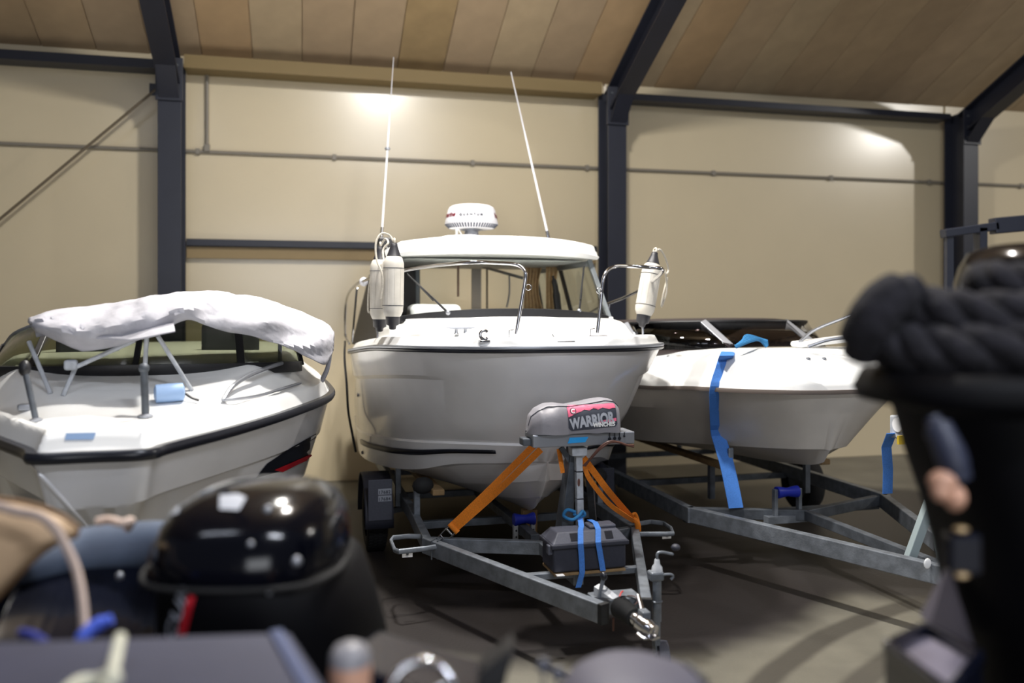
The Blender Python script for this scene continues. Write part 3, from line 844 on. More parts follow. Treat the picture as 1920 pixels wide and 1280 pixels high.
# ---- fenders
def fender(name_pt0, pt1, r, label, lines):
    """cylinder fender from top eye to bottom eye in boat coords"""
    a, b_ = Vector(name_pt0), Vector(pt1)
    ax = (b_ - a); L = ax.length; q = ax.to_track_quat('-Z', 'Y').to_matrix().to_4x4()
    t = thing('boat_fender', label, 'fender', B.M @ Matrix.Translation(a) @ q, 'fenders hung on the bow rails')
    e = .085
    prof = [(.03, -e), (r * .55, -e - .012), (r * .82, -e - .035), (r * .98, -e - .075), (r, -e - .11), (r, -L + e + .10), (r * .97, -L + e + .06), (r * .78, -L + e + .025), (r * .5, -L + e + .004), (.03, -L + e)]
    MB().lathe(prof, 28).build('body', G['fender'], t, angle=60)
    for z0, s in ((0, 1), (-L, -1)):
        pr = [(.012, z0), (.026, z0 - s * .006), (.030, z0 - s * .03), (r * (.62 if s > 0 else .66), z0 - s * (e * (1 if s > 0 else .45) + .005)), (r * .70, z0 - s * (e + .018)), (r * .5, z0 - s * (e + .02))]
        MB().lathe(pr, 20).build('end_cap', G['fendercap'], t, angle=60)
    for k in range(10):
        an = 2 * math.pi * k / 10
        MB().tube([(math.cos(an) * (r + .0005), math.sin(an) * (r + .0005), -e - .12), (math.cos(an) * (r + .0005), math.sin(an) * (r + .0005), -L + e + .11)], .0022, 4).build('moulded_rib', G['fender'], t)
    for z in (-e - .115, -L + e + .105):
        MB().ring((0, 0, z), r + .001, .0025, None, 28, 5).build('moulded_hoop', G['greyprint'], t)
    MB().ring((0, 0, .012), .02, .009, Matrix.Rotation(math.pi / 2, 3, 'X'), 14, 6).build('eye_knot', G['rope'], t)
    for ln in lines:
        pp = [t.matrix_world.inverted() @ (B.M @ Vector(p)) for p in ln]
        MB().tube(pp, .0085, 7, sm=5).build('lanyard', G['rope'], t)
    return t
bpy.context.view_layer.update()
fa0, fa1 = B.t(739, 455, .98), B.t(736, 618, .98)
fb0, fb1 = B.t(713, 462, 1.25), B.t(712, 622, 1.25)
fc0, fc1 = B.t(1228, 472, 1.05), B.t(1203, 613, 1.02)
fr = .083
ra = B.t(716, 513, .95)
fender(fa0, fa1, fr * .98, 'white cylindrical fender with black ends, front one of the pair at the left bow rail', [[fa0, B.t(730, 441, 1.0), B.t(715, 438, 1.0), B.t(705, 455, .99), B.t(706, 485, .97), B.t(716, 512, .93), B.t(717, 540, .95), B.t(714, 560, .96)]])
fender(fb0, fb1, fr * .98, 'white cylindrical fender with black ends, half hidden behind another at the left bow rail', [[fb0, B.t(722, 448, 1.2), B.t(728, 455, 1.1), B.t(718, 470, 1.1), B.t(722, 500, 1.0)], [B.t(700, 495, 1.3), B.t(692, 540, 1.3), B.t(690, 580, 1.3), B.t(694, 586, 1.3)]])
fender(fc0, fc1, fr * 1.02, 'white cylindrical fender with black ends, leaning at the right bow rail', [[fc0, B.t(1238, 468, 1.05), B.t(1248, 485, 1.1), B.t(1253, 505, 1.15), B.t(1249, 514, 1.1), B.t(1246, 505, 1.1)], [B.t(1248, 512, 1.1), B.t(1250, 545, 1.15), B.t(1240, 575, 1.15), B.t(1244, 550, 1.15), B.t(1252, 520, 1.15)]])

# ================================================================== trailer of the cabin boat
T = B                                                     # same frame; the trailer runs under the boat
C0 = -.07
tr = thing('boat_trailer', 'grey galvanised boat trailer with winch post under the middle cabin boat', 'trailer', T)
gv = G['galv']
ZB = .52; HB_ = .115; WB = .062
nl, nr = T.z(1132, 1131, ZB), T.z(1212, 1122, ZB)
kl, kr = T.z(797, 1006, ZB), T.z(1190, 985, ZB)
nl.z = nr.z = kl.z = kr.z = ZB - HB_ / 2
kr = Vector((C0 + (C0 - kl.x), kl.y, kl.z)) if kr.x < .5 else kr
for a, b_, c in ((nl, kl, -1), (nr, kr, 1)):
    MB().bar(a, b_, WB, HB_).build('drawbar_arm', gv, tr, False, bevel=.006)
    d = (b_ - a).normalized()
    MB().bar(a - d * .014, a + d * .02, WB + .004, HB_ + .004).build('end_plug', G['rubber'], tr, False, bevel=.004)
    e = Vector((C0 + c * .80, 1.5, ZB - HB_ / 2)); f = Vector((C0 + c * .80, 4.4, ZB - HB_ / 2))
    MB().bar(b_ - d * .03, e, WB, HB_).build('side_rail', gv, tr, False, bevel=.006)
    MB().bar(e, f, WB, HB_).build('side_rail', gv, tr, False, bevel=.006)
cb = T.z(985, 1014, ZB); cb = Vector((C0 - .03, cb.y, ZB - HB_ / 2))
for k in (kl, kr):
    MB().bar(k + Vector((0, .02, 0)), cb, WB * .9, HB_ * .85).build('cross_brace', gv, tr, False, bevel=.005)
boom0 = T.z(1052, 1045, ZB - .02)
MB().bar(cb, Vector((cb.x + .01, cb.y - .75, cb.z)), .07, .085).build('centre_boom', gv, tr, False, bevel=.005)
MB().bar(cb + Vector((0, .2, .01)), Vector((C0, 4.3, cb.z - .1)), .07, .07).build('centre_boom', G['galvdark'], tr, False, bevel=.005)
for y in (1.35, 2.5, 3.7):
    MB().bar(Vector((C0 - .80, y, ZB - .12)), Vector((C0 + .80, y, ZB - .12)), .06, .06).build('cross_member', G['galvdark'], tr, False, bevel=.004)
# loop steps with reflectors
def loop_step(pts, refl):
    z = ZB + .0
    P_ = [T.z(px, py, z - .03) for px, py in pts]
    s = MB().tube(P_, .016, 8, sm=0, flat=(1.2, .8)).build('side_step', gv, tr)
    q = T.z(refl[0], refl[1], z - .06)
    MB().box(q + Vector((0, -.02, 0)), (.075, .006, .055)).build('reflector_plate', G['whiteprint'], s, False, bevel=.003)
    MB().lathe([(.010, 0), (.010, .004)], 12, Matrix.Translation(q + Vector((0, -.024, 0))) @ Matrix.Rotation(math.pi / 2, 4, 'X')).build('bolt_head', G['galvdark'], s)
loop_step([(803, 1006), (765, 1005), (737, 1008), (733, 1014), (740, 1031), (748, 1034), (800, 1028), (822, 1024)], (763, 1036))
loop_step([(1188, 983), (1220, 978), (1245, 981), (1258, 990), (1262, 1000), (1250, 1001), (1200, 1001)], (1248, 1002))
# U bolts at the bends
for px in (815, 826):
    q = T.z(px, 1012, ZB)
    MB().tube([q + Vector((-.03, -.04, -.13)), q + Vector((-.03, -.04, .004)), q + Vector((.02, .04, .004)), q + Vector((.02, .04, -.13))], .006, 6).build('u_bolt', G['galvdark'], tr)

# wheels, guards
wc = T.z(705, 1033, 0)
for sg in (-1, 1):
    x = wc.x if sg < 0 else 2 * C0 - wc.x
    for dy in (0,):
        M = Matrix.Translation((x, wc.y + .10, .31)) @ Matrix.Rotation(math.pi / 2, 4, 'Y')
        R = .31; h = .095
        pr = [(.19, -h + .01), (.25, -h), (.29, -h + .012), (R - .004, -h + .035), (R, -.04), (R, .04), (R - .004, h - .035), (.29, h - .012), (.25, h), (.19, h - .01)]
        wh = MB().lathe(pr, 40, M, caps=False).build('wheel', G['rubber'], tr)
        MB().lathe([(.19, -.05), (.15, -.055), (.14, -.03), (.05, -.03), (.05, -.07), (.001, -.07)], 24, M, caps=False).build('rim', gv, wh)
        MB().lathe([(.19, .05), (.15, .055), (.14, .03), (.05, .03), (.05, .07), (.001, .07)], 24, M, caps=False).build('rim', gv, wh)
        tm = MB()
        for i in range(44):
            a = 2 * math.pi * i / 44
            for z in (-.06, -.02, .02, .06):
                c = M @ Vector((math.cos(a + z * 2) * (R + .002), math.sin(a + z * 2) * (R + .002), z))
                tm.box(c, (.034, .008, .030), (M.to_3x3() @ Matrix.Rotation(a + z * 2, 3, 'Z')) @ Matrix(((0, 1, 0), (0, 0, 1), (1, 0, 0))))
        q_ = tm.build('tread_blocks', G['rubber'], wh, False); q_['kind'] = 'stuff'
        MB().bar((x, wc.y + .10, .31), (C0 + sg * .75, wc.y + .10, .36), .05, .05).build('axle', G['galvdark'], tr, False, bevel=.005)
        g = MB(); rows = []
        for k in range(15):
            a = math.radians(185 - k * 190 / 14)
            rows.append([Vector((x + d, wc.y + .10 - .39 * math.cos(math.pi - a) * -1 if False else wc.y + .10 + .39 * math.cos(a), .31 + .39 * math.sin(a))) for d in (-.125, -.11, .11, .125)])
        gd = g.grid(rows).build('mudguard', G['darkplastic'], tr, solid=.012)
        fy = wc.y + .10 - .40
        q = T.t(712, 930, fy)
        fl2 = MB().box((x + .005, fy, .53), (.21, .010, .36)).build('mud_flap', G['lid'] if sg < 0 else G['darkplastic'], tr, False, bevel=.006)
        if sg < 0:
            for ln, z in (('17682', .585), ('17684', .525)):
                MB().box((x + .045, fy - .0055, z + .018), (.115, .003, .050)).build('sticker', G['lettergrey'], fl2, False)
                vs, fs, wd = text_poly(ln, .040, 1.1, .001)
                MB().add([Vector((x + .045 - wd / 2 + v.x, fy - .0085, z + v.y)) for v in vs], fs).build('number', G['darkprint'], fl2, False)
        MB().bar((x - sg * .2, fy + .3, .40), (x - sg * .2, fy + .3, .80), .05, .05).build('guard_stay', gv, tr, False, bevel=.005)
# side bunk posts with pads
for sg in (-1, 1):
    x = C0 + sg * .80
    MB().bar((x, 1.25, .45), (x, 1.25, .74), .05, .05).build('bunk_post', gv, tr, False, bevel=.005)
    MB().bar((x * .82, 1.1, .715), (x * .9, 3.8, .68), .10, .05).build('bunk_board', G['wood'], tr, False, bevel=.01)
    MB().ball((x * .95, 1.2, .76), (.09, .07, .07), 12).build('bunk_pad', G['rubber'], tr)
for px0, px1, py in ((728, 900, 905), (735, 880, 920)):
    pass
# keel roller
q0, q1 = T.t(963, 974, .78), T.t(1002, 972, .78)
rc_ = (q0 + q1) / 2; rr0 = (q1 - q0).length / 2
M = Matrix.Translation(rc_) @ Matrix.Rotation(math.pi / 2, 4, 'Y')
kb = MB().lathe([(.048, -rr0), (.052, -rr0 + .01), (.036, -.02), (.034, .02), (.052, rr0 - .01), (.048, rr0)], 24, M).build('keel_roller', G['blueplastic'], tr)
for s in (-1, 1):
    x = rc_.x + s * (rr0 - .015)
    o = MB().box((x, rc_.y, rc_.z - .10), (.035, .05, .12)).build('roller_bracket', G['paintw'], tr, False, bevel=.004)
    for z in (-.08, -.13):
        MB().ball((x, rc_.y - .028, rc_.z + z), .008, 8).build('bolt_head', G['stripe'], o)
MB().box((rc_.x, rc_.y + .03, (rc_.z - .15 + cb.z) / 2), (.08, .09, rc_.z - .15 - cb.z + .05)).build('roller_pedestal', gv, tr, False, bevel=.005)
MB().box((rc_.x + .10, rc_.y + .2, rc_.z - .08), (.12, .08, .22)).build('timber_block', G['wood'], tr, False, bevel=.005)

# winch post
PT = -.33                                               # plane of the post in boat coords (t)
zt = lambda px, py, t=PT: T.t(px, py, t)
lt, lb = zt(1070, 862, PT + .06), zt(1058, 992, PT + .10)
ct, cbm = zt(1084, 838), zt(1089, 1000)
cbm.z = ct.z - (ct.z - .52)
MB().bar(zt(1070, 838, PT + .05), lb, .075, .03, up=(1, .2, 0), w2=.085, h2=.10).build('winch_post_leg', G['galvdark'], tr, False, bevel=.005)
MB().bar(Vector((lb.x, lb.y, lb.z)), Vector((lb.x, lb.y, .46)), .06, .12, up=(1, 0, 0)).build('post_foot', G['galvdark'], tr, False, bevel=.004)
MB().bar(zt(1103, 870, PT + .12), zt(1112, 975, PT + .55), .05, .05).build('winch_post_leg', G['galvdark'], tr, False, bevel=.005)
MB().bar(zt(1052, 838, PT + .04), zt(1078, 880, PT + .04), .02, .035).build('gusset_plate', G['galvdark'], tr, False, bevel=.003)
po = MB().bar(ct, Vector((cbm.x, cbm.y, .47)), .046, .046, up=(1, 0, 0)).build('winch_post', G['paintw'], tr, False, bevel=.004)
for py in (883, 934):
    q = zt(1085 + (py - 880) * .03, py)
    MB().box((q.x, q.y, q.z), (.050, .050, .008)).build('cable_tie', G['stripe'], po, False, bevel=.002)
q = zt(1083, 903); MB().ball((q.x, q.y - .024, q.z), (.010, .002, .028), 8).build('rust_spot', G['cable'], po)
a, b_ = zt(1069, 845), zt(1097, 845)
MB().box((a + b_) / 2 + Vector((0, -.0, 0)), ((b_ - a).length, .09, .055)).build('post_head', G['paintw'], tr, False, bevel=.004)
# winch tray
a, b_ = zt(1000, 824, PT - .08), zt(1190, 824, PT - .08)
TX0, TX1 = a.x, b_.x; TZ = (a.z + b_.z) / 2 + .0; TH = .082; TY = PT - .08
tray = MB().box(((TX0 + TX1) / 2, TY + .10, TZ), (TX1 - TX0, .20, TH)).build('winch_tray', G['alu'], tr, False, bevel=.006)
q = zt(993, 827, PT - .04); MB().box((TX0 - .025, TY + .10, TZ - .01), (.06, .10, .05)).build('tray_stub', G['galvdark'], tray, False, bevel=.008)
fx = lambda px: T.t(px, 824, TY).x
MB().add([Vector((fx(1064), TY - .004, TZ - .020)), Vector((fx(1068), TY - .004, TZ + .018)), Vector((fx(1103), TY - .004, TZ + .018)), Vector((fx(1097), TY - .004, TZ - .016))], [(0, 1, 2, 3)]).build('blue_tape', G['tape'], tray, False, solid=.001)
for px, dzz, r in ((1142.5, .0, .011), (1152, .002, .011), (1161, .0, .011), (1170, .014, .007)):
    M = Matrix.Translation((fx(px), TY - .001, TZ + dzz)) @ Matrix.Rotation(math.pi / 2, 4, 'X')
    o = MB().lathe([(r, 0), (r, .008), (r * .5, .014)], 12, M).build('terminal_stud', G['stripe'], tray)
    MB().bar((fx(px), TY - .008, TZ + dzz), (fx(px), TY - .008, TZ + TH / 2), .005, .005).build('stud_wire', G['stripe'], tray, False)
c0 = zt(1094, 873, PT - .03)
for off in (0, .012):
    MB().tube([c0 + Vector((off, 0, 0)), zt(1110, 857, PT - .07) + Vector((0, -off, off)), zt(1127, 840, TY - .02) + Vector((0, 0, off)), zt(1143, 829.5, TY - .03) + Vector((0, 0, off * .6)), zt(1160, 829, TY - .03), zt(1175, 834, TY - .02), zt(1188, 837 - off * 200, TY - .0)], .0075, 7, sm=6).build('power_cable', G['cable'], tray)

# winch under its cover
wx0, wx1 = fx(994), fx(1169)
wm = (wx0 + wx1) / 2; wl = (wx1 - wx0)
def cov(u, a):
    """u 0..1 along the cover, a 0..pi over the top from the front foot to the back foot"""
    ht = [(0, .02), (.03, .12), (.10, .165), (.20, .19), (.30, .195), (.42, .187), (.55, .195), (.68, .212), (.80, .222), (.90, .212), (.965, .17), (1, .03)]
    for i in range(len(ht) - 1):
        if ht[i][0] <= u <= ht[i + 1][0]:
            k = (u - ht[i][0]) / (ht[i + 1][0] - ht[i][0]); h = ht[i][1] * (1 - k) + ht[i + 1][1] * k; break
    dp = .115 * (min(1, (u + .002) / .12) ** .5) * (min(1, (1.002 - u) / .06) ** .5) + .004
    dp *= 1 + .06 * math.sin(u * 9)
    c, s_ = math.cos(a), math.sin(a)
    e = .55
    y = TY + .095 - dp * (abs(c) ** e) * (1 if c > 0 else -1)
    z = TZ + TH / 2 + .002 + h * (abs(s_) ** .62)
    x = wx0 + wl * u
    dent = .03 * math.exp(-((u - .2) ** 2) / .003 - ((a - 1.0) ** 2) / .08)
    fold = .006 * noise.noise(Vector((u * 7, a * 2.2, 1.3)))
    return Vector((x, y + dent + fold, z + fold))
nu_, na_ = 60, 30
us = [(1 - math.cos(math.pi * i / nu_)) / 2 for i in range(nu_ + 1)]
cm = MB().grid([[cov(u, math.pi * j / na_) for j in range(na_ + 1)] for u in us])
cover = thing('winch_cover', 'grey fitted cloth cover with printed red and dark panel over the trailer winch', 'cover', T)
cbody = cm.build('cloth', G['canvasgrey'], cover, angle=80)
CB = cm.bvh()
pipe_pts = [cov(u, 1.15) + Vector((0, -.003, .002)) for u in [.01 + .98 * i / 50 for i in range(51)]]
MB().tube(pipe_pts, .0028, 5).build('piping', G['darkprint'], cover)
def proj(x, z, off):
    h = CB.ray_cast(Vector((x, TY - .6, z)), Vector((0, 1, 0)))
    if h[0] is None: return Vector((x, TY, z))
    return h[0] + Vector((0, -off, 0))
PX = lambda px: fx(px)
PZ = lambda py: T.t(1115, py, TY - .01).z
def decal(poly, mt, off, nm='print_panel'):
    """fill a pixel polygon with a fine grid projected on the cover"""
    bm = bmesh.new()
    vs = [bm.verts.new((PX(x), 0, PZ(y))) for x, y in poly]
    bm.faces.new(vs)
    bmesh.ops.triangulate(bm, faces=bm.faces)
    bmesh.ops.subdivide_edges(bm, edges=bm.edges, cuts=3, use_grid_fill=True)
    bmesh.ops.triangulate(bm, faces=bm.faces)
    m = MB(); m.add([proj(v.co.x, v.co.z, off) for v in bm.verts], [[q.index for q in f.verts] for f in bm.faces]); bm.free()
    m.build(nm, mt, cover, True, angle=80)
def decaltext(txt, px, py, hpx, wpx, mt, off, slope=0, shear=0, bold=0, taper=0):
    vs, fs, wd = text_poly(txt, 1.0, 1.0, bold)
    m = MB(); out = []
    hh = max(v.y for v in vs)
    for v in vs:
        u = v.x / wd; y = v.y / hh
        x = px + u * wpx + shear * y; yy = py + slope * u - hpx * (1 + taper * u) * y
        out.append(proj(PX(x), PZ(yy), off))
    m.add(out, fs).build('lettering', mt, cover, False)
decal([(1063, 762), (1068, 759), (1092, 758.5), (1120, 757.5), (1147, 756.5), (1152, 758), (1153, 770), (1154, 795), (1150, 800), (1130, 801), (1100, 804), (1070, 805.5), (1064, 800)], G['darkprint'], .0035)
decal([(1063.5, 762.5), (1068, 759.4), (1092, 758.8), (1120, 757.8), (1147, 756.8), (1151.5, 758.3), (1152, 765), (1146, 765), (1140, 767), (1128, 764), (1120, 767.5), (1111, 765), (1104, 769), (1095, 767), (1090, 770), (1084, 768), (1078, 774), (1070, 778), (1064, 780)], G['pink'], .0055)
decal([(1121, 790), (1130, 787), (1152, 783.5), (1152.3, 789), (1140, 791), (1126, 793)], G['pink'], .0055)
for r, mt, of in ((6.0, G['greyprint'], .0065), (4.6, G['pink'], .0075)):
    decal([(1074 + r * math.cos(k * math.pi / 7), 769 + r * .95 * math.sin(k * math.pi / 7)) for k in range(14)], mt, of, 'emblem')
decaltext('C', 1070, 773, 8, 7.5, G['whiteprint'], .009, bold=.02)
decaltext('WARRIOR', 1067, 802, 19, 83, G['lettergrey'], .0065, slope=-11, shear=-2, bold=.05, taper=.1)
decaltext('WINCHES', 1109, 799.5, 8, 40, G['whiteprint'], .008, slope=-1.5, bold=.045)

# coupling head
hc = T.z(1190, 1150, .50)
sx = (nl.x + nr.x) / 2
nz = ZB - .03
def TT(px, py, t): return T.t(px, py, t)
tn = nl.y
MB().box((sx, tn + .17, ZB - .06), (abs(nr.x - nl.x) + .02, .16, .09)).build('nose_plate', gv, tr, False, bevel=.006)
g0 = TT(1163, 1138, tn - .05); g1 = TT(1190, 1158, tn - .22)
m = MB(); rows = []
d = (g1 - g0)
q = d.to_track_quat('Z', 'Y').to_matrix().to_4x4(); q.translation = g0
L0 = d.length
pr = []
for i in range(15):
    k = i / 14; pr.append(((.056 - .012 * k) * (1 + .13 * math.cos(i * math.pi)), L0 * k))
MB().lathe([(.01, -.01)] + pr + [(.02, L0 + .005)], 22, q).build('rubber_gaiter', G['rubber'], tr)
h0, h1 = TT(1188, 1157, tn - .22), TT(1228, 1186, tn - .36)
d = h1 - h0
cp = MB().tube([h0 - d * .1, h0 + d * .12, h0 + d * .35, h0 + d * .65, h0 + d * .9, h0 + d * 1.02], [.030, .036, .043, .046, .040, .018], 16, sm=3).build('coupling_head', G['chrome'], tr)
MB().tube([h0 + d * .2 + Vector((0, 0, -.030)), h0 + d * .65 + Vector((0, 0, -.038)), h0 + d * 1.06 + Vector((0, 0, -.026))], [.035, .062, .035], 16, sm=5, flat=(.22, 1)).build('coupling_lip', G['chrome'], cp)
a, b_ = TT(1207, 1155, tn - .25), TT(1196, 1113, tn - .14)
MB().bar(a, b_, .028, .022, up=(0, 1, 0), w2=.020, h2=.016).build('coupling_handle', G['chrome'], tr, False, bevel=.005)
MB().box(TT(1208, 1152, tn - .26), (.05, .07, .05)).build('handle_hinge', G['galv'], tr, False, bevel=.008)
# white bracket, handbrake lever
MB().add([TT(1114, 1116, tn + .16), TT(1115, 1100, tn + .16), TT(1124, 1095, tn + .16), TT(1132, 1096, tn + .14), TT(1161, 1119, tn - .02), TT(1150, 1124, tn)], [(0, 1, 2, 3, 4, 5)]).build('brake_bracket', G['paintw'], tr, False, solid=.012)
br = MB().bar(TT(1123, 1120, tn + .10), TT(1131, 1085, tn + .10), .022, .014, up=(0, 1, 0)).build('brake_lever', G['galv'], tr, False, bevel=.003)
MB().ball(TT(1132, 1080, tn + .10), (.022, .022, .026), 14).build('lever_knob', G['stripe'], br)
MB().tube([TT(1157, 1145, tn - .02), TT(1159, 1128, tn - .06), TT(1164, 1112, tn - .02), TT(1168, 1108, tn)], .0045, 6, sm=6).build('brake_cable', G['redcable'], tr)
MB().tube([TT(1150, 1128, tn - .0), TT(1165, 1118, tn - .06), TT(1180, 1119, tn - .1), TT(1192, 1124, tn - .1), TT(1188, 1131, tn - .1)], .004, 6, sm=6).build('brake_cable', G['stripe'], tr)
MB().tube([TT(1176, 1116, tn - .0), TT(1190, 1118, tn - .06), TT(1196, 1126, tn - .1), TT(1190, 1134, tn - .12)], .003, 6, sm=6).build('brake_cable', G['cable'], tr)
MB().box(TT(1150, 1170, tn + .1), (.014, .014, .08)).build('rod_end', G['cable'], tr, False, bevel=.006)

# jockey wheel
jt = tn + .12
J = lambda px, py: T.t(px, py, jt)
jt_, jb = J(1232, 1068), J(1234, 1190)
jx = jt_.x
tb = MB().tube([(jx, jt, jt_.z), (jx, jt, .34)], .026, 16); jo = tb.build('jockey_tube', G['galv'], tr)
MB().tube([(jx, jt, .36), (jx, jt, .20)], .020, 14).build('inner_tube', G['galv'], jo)
MB().lathe([(.030, 0), (.034, .006), (.024, .012)], 16, Matrix.Translation((jx, jt, J(1234, 1128).z)), caps=False).build('tube_ring', G['galv'], jo)
cz = J(1232, 1078).z
cl = MB().box((jx - .01, jt, cz), (.085, .075, .055)).build('jockey_clamp', G['galv'], tr, False, bevel=.012)
MB().tube([(jx + .02, jt - .03, cz + .01), (jx + .07, jt - .04, cz + .012), (jx + .085, jt - .04, cz - .004), (jx + .07, jt - .04, cz - .02)], .008, 8, sm=3).build('clamp_lever', G['galv'], cl)
MB().lathe([(.034, 0), (.030, .03), (.018, .045), (.016, .07), (.012, .075)], 16, Matrix.Translation((jx, jt, jt_.z - .01)), caps=True).build('tube_cap', G['paintw'], jo)
k0 = J(1229, 1048)
MB().tube([(jx, jt, jt_.z + .05), (jx, jt, k0.z), J(1233, 1037), J(1243, 1035), J(1262, 1039)], .009, 8, sm=3).build('crank_handle', G['galv'], jo)
MB().ball(J(1267, 1026), (.028, .028, .022), 14).build('crank_knob', G['darkplastic'], jo)
wj = Vector((jx + .045, jt + .02, .105))
M = Matrix.Translation(wj) @ Matrix.Rotation(math.pi / 2, 4, 'Y') @ Matrix.Rotation(.25, 4, 'X')
wo = MB().lathe([(.05, -.035), (.085, -.035), (.102, -.028), (.105, 0), (.102, .028), (.085, .035), (.05, .035)], 28, M).build('jockey_wheel', G['lid'], jo)
MB().lathe([(.07, .034), (.055, .020), (.02, .022), (.015, .04)], 20, M).build('hub', G['rubber'], wo)
MB().bar((jx - .02, jt, .25), (wj.x - .045, wj.y, .11), .05, .012, up=(1, 0, 0)).build('wheel_fork', G['galv'], jo, False, bevel=.003)

# ---- battery and tool box
bx = thing('tool_box', 'dark plastic tool box strapped on the trailer drawbar below the winch', 'box', T)
BT = -.60
q0, q1 = T.t(1036, 1084, BT), T.t(1178, 1078, BT)
bx0, bx1 = q0.x, q1.x; bz0 = .53; bz1 = T.t(1110, 1022, BT).z; bzt = T.t(1110, 990, BT + .1).z
cx_ = (bx0 + bx1) / 2; bw = bx1 - bx0; bd = .27
m = MB(); m.box((cx_, BT + bd / 2, (bz0 + bz1) / 2), (bw - .02, bd - .02, bz1 - bz0)); m.build('box_body', G['darkplastic'], bx, False, bevel=.015, seg=3)
MB().box((cx_, BT + bd / 2, bz1 + .004), (bw + .012, bd + .012, .028)).build('box_rim', G['darkplastic'], bx, False, bevel=.006)
l0, l1 = bz1 + .016, bzt
ins = .05
lid = MB(); c = [(-bw / 2, 0), (bw / 2, 0), (bw / 2, bd), (-bw / 2, bd)]; c2 = [(-bw / 2 + ins, .055), (bw / 2 - ins, .055), (bw / 2 - ins, bd - .055), (-bw / 2 + ins, bd - .055)]
vs = [Vector((cx_ + x, BT + y, l0)) for x, y in c] + [Vector((cx_ + x, BT + y, l1)) for x, y in c2]
lid.add(vs, [(0, 1, 2, 3), (7, 6, 5, 4), (0, 4, 5, 1), (1, 5, 6, 2), (2, 6, 7, 3), (3, 7, 4, 0)])
lo = lid.build('box_lid', G['lid'], bx, False, bevel=.008)
MB().box((cx_ + bw * .22, BT + bd * .5, l1 + .010), (bw * .36, bd * .42, .024)).build('lid_panel', G['lid'], lo, False, bevel=.01)
for f in (-.20, .26):
    MB().bar((cx_ + bw * f, BT + .012, l0 + (l1 - l0) * .25), (cx_ + bw * f, BT + .046, l0 + (l1 - l0) * .85), .052, .006, up=(0, -1, .5)).build('lid_recess', G['stripe'], lo, False)
for x in (bx0 + .005, ):
    MB().box((x - .01, BT + .05, bz1 - .02), (.03, .05, .06)).build('latch', G['lid'], bx, False, bevel=.006)
# box carrier plate
MB().box((cx_, BT + bd / 2, bz0 - .012), (bw - .03, bd - .01, .016)).build('box_carrier', G['wood'], tr, False, bevel=.003)
MB().bar((nl.x * .6 + kl.x * .4, nl.y * .6 + kl.y * .4, bz0 - .04), (nr.x * .6 + kr.x * .4, nr.y * .6 + kr.y * .4, bz0 - .04), .05, .04).build('carrier_bar', gv, tr, False, bevel=.004)
q = T.z(1050, 1078, ZB + .005); MB().box(q, (.05, .04, .005)).build('label_plate', G['whiteprint'], tr, False)
# blue straps
def bstrap(pxs, label, knot=False, tail=None):
    t = thing('blue_strap', label, 'strap', T, 'blue straps round the tool box')
    f = BT - .008
    p = []
    if knot:
        p += [zt(1087, 968, PT - .03), Vector((T.t(1090, 985, BT + .12).x, BT + .12, l1 + .012))]
    else:
        p += [Vector((T.t(pxs[0] - 8, 986, BT + .12).x, BT + .20, l1 + .03)), Vector((T.t(pxs[0] - 5, 986, BT + .12).x, BT + .12, l1 + .03))]
    p += [Vector((T.t(pxs[0], 995, BT + .05).x, BT + .045, l1 + .008)), Vector((T.t(pxs[0], 1018, f).x, f - .006, l0 + .004)), Vector((T.t(pxs[1], 1050, f).x, f + .004, (bz0 + bz1) / 2)), Vector((T.t(pxs[2], 1082, f).x, f + .004, bz0 - .005))]
    if tail: p += [Vector((T.t(tail[0], tail[1], f).x, f + .02, T.t(tail[0], tail[1], f).z))]
    MB().band(p, .037, (1, 0, 0), .004).build('webbing', G['blueweb'], t, False)
    if knot:
        c = zt(1084, 962, PT - .045)
        k = MB()
        k.tube([c + Vector((-.02, 0, .01)), c + Vector((-.08, -.01, .03)), c + Vector((-.10, 0, -.01)), c + Vector((-.05, -.02, -.035)), c + Vector((.0, -.02, -.01)), c + Vector((.03, 0, .012)), c + Vector((.045, 0, -.015)), c + Vector((.0, .01, -.03)), c + Vector((-.03, -.01, .0))], .011, 8, sm=6)
        k.build('knot', G['bluerope'], t)
bstrap((1088, 1091, 1092), 'bright blue strap over the tool box, knotted to the white winch post', True, (1086, 1103))
bstrap((1121, 1127, 1131), 'bright blue strap over the tool box, right one without a knot')

# ---- orange tie-downs
def ostrap(label, strands, name='tie_down_strap'):
    t = thing(name, label, 'strap', T)
    for pts, w_, wd in strands:
        MB().band(cr(pts, 6), w_, wd, .005).build('webbing', G['orange'], t, False)
    return t
a0, a1 = T.t(1010, 838, .12), T.z(848, 992, ZB + .06)
dd = (a1 - a0).normalized(); vd = (a0 + a1) / 2 - T.o
wdv = dd.cross(vd.normalized()).normalized()
t = ostrap('orange ratchet strap running down left from the winch post to the trailer arm', [
    ([a0 + wdv * .022, (a0 + a1) / 2 + wdv * .026, a1 + wdv * .012], .048, wdv),
    ([a0 - wdv * .024 + Vector((0, .03, 0)), (a0 + a1) / 2 - wdv * .022, a1 - wdv * .02], .048, wdv)])
MB().tube([a0 + Vector((-.02, .0, .03)), a0 + Vector((.06, .25, .05)), a0 + Vector((.12, .5, .04))], .02, 8, flat=(.2, 1)).build('stem_loop', G['orange'], t)
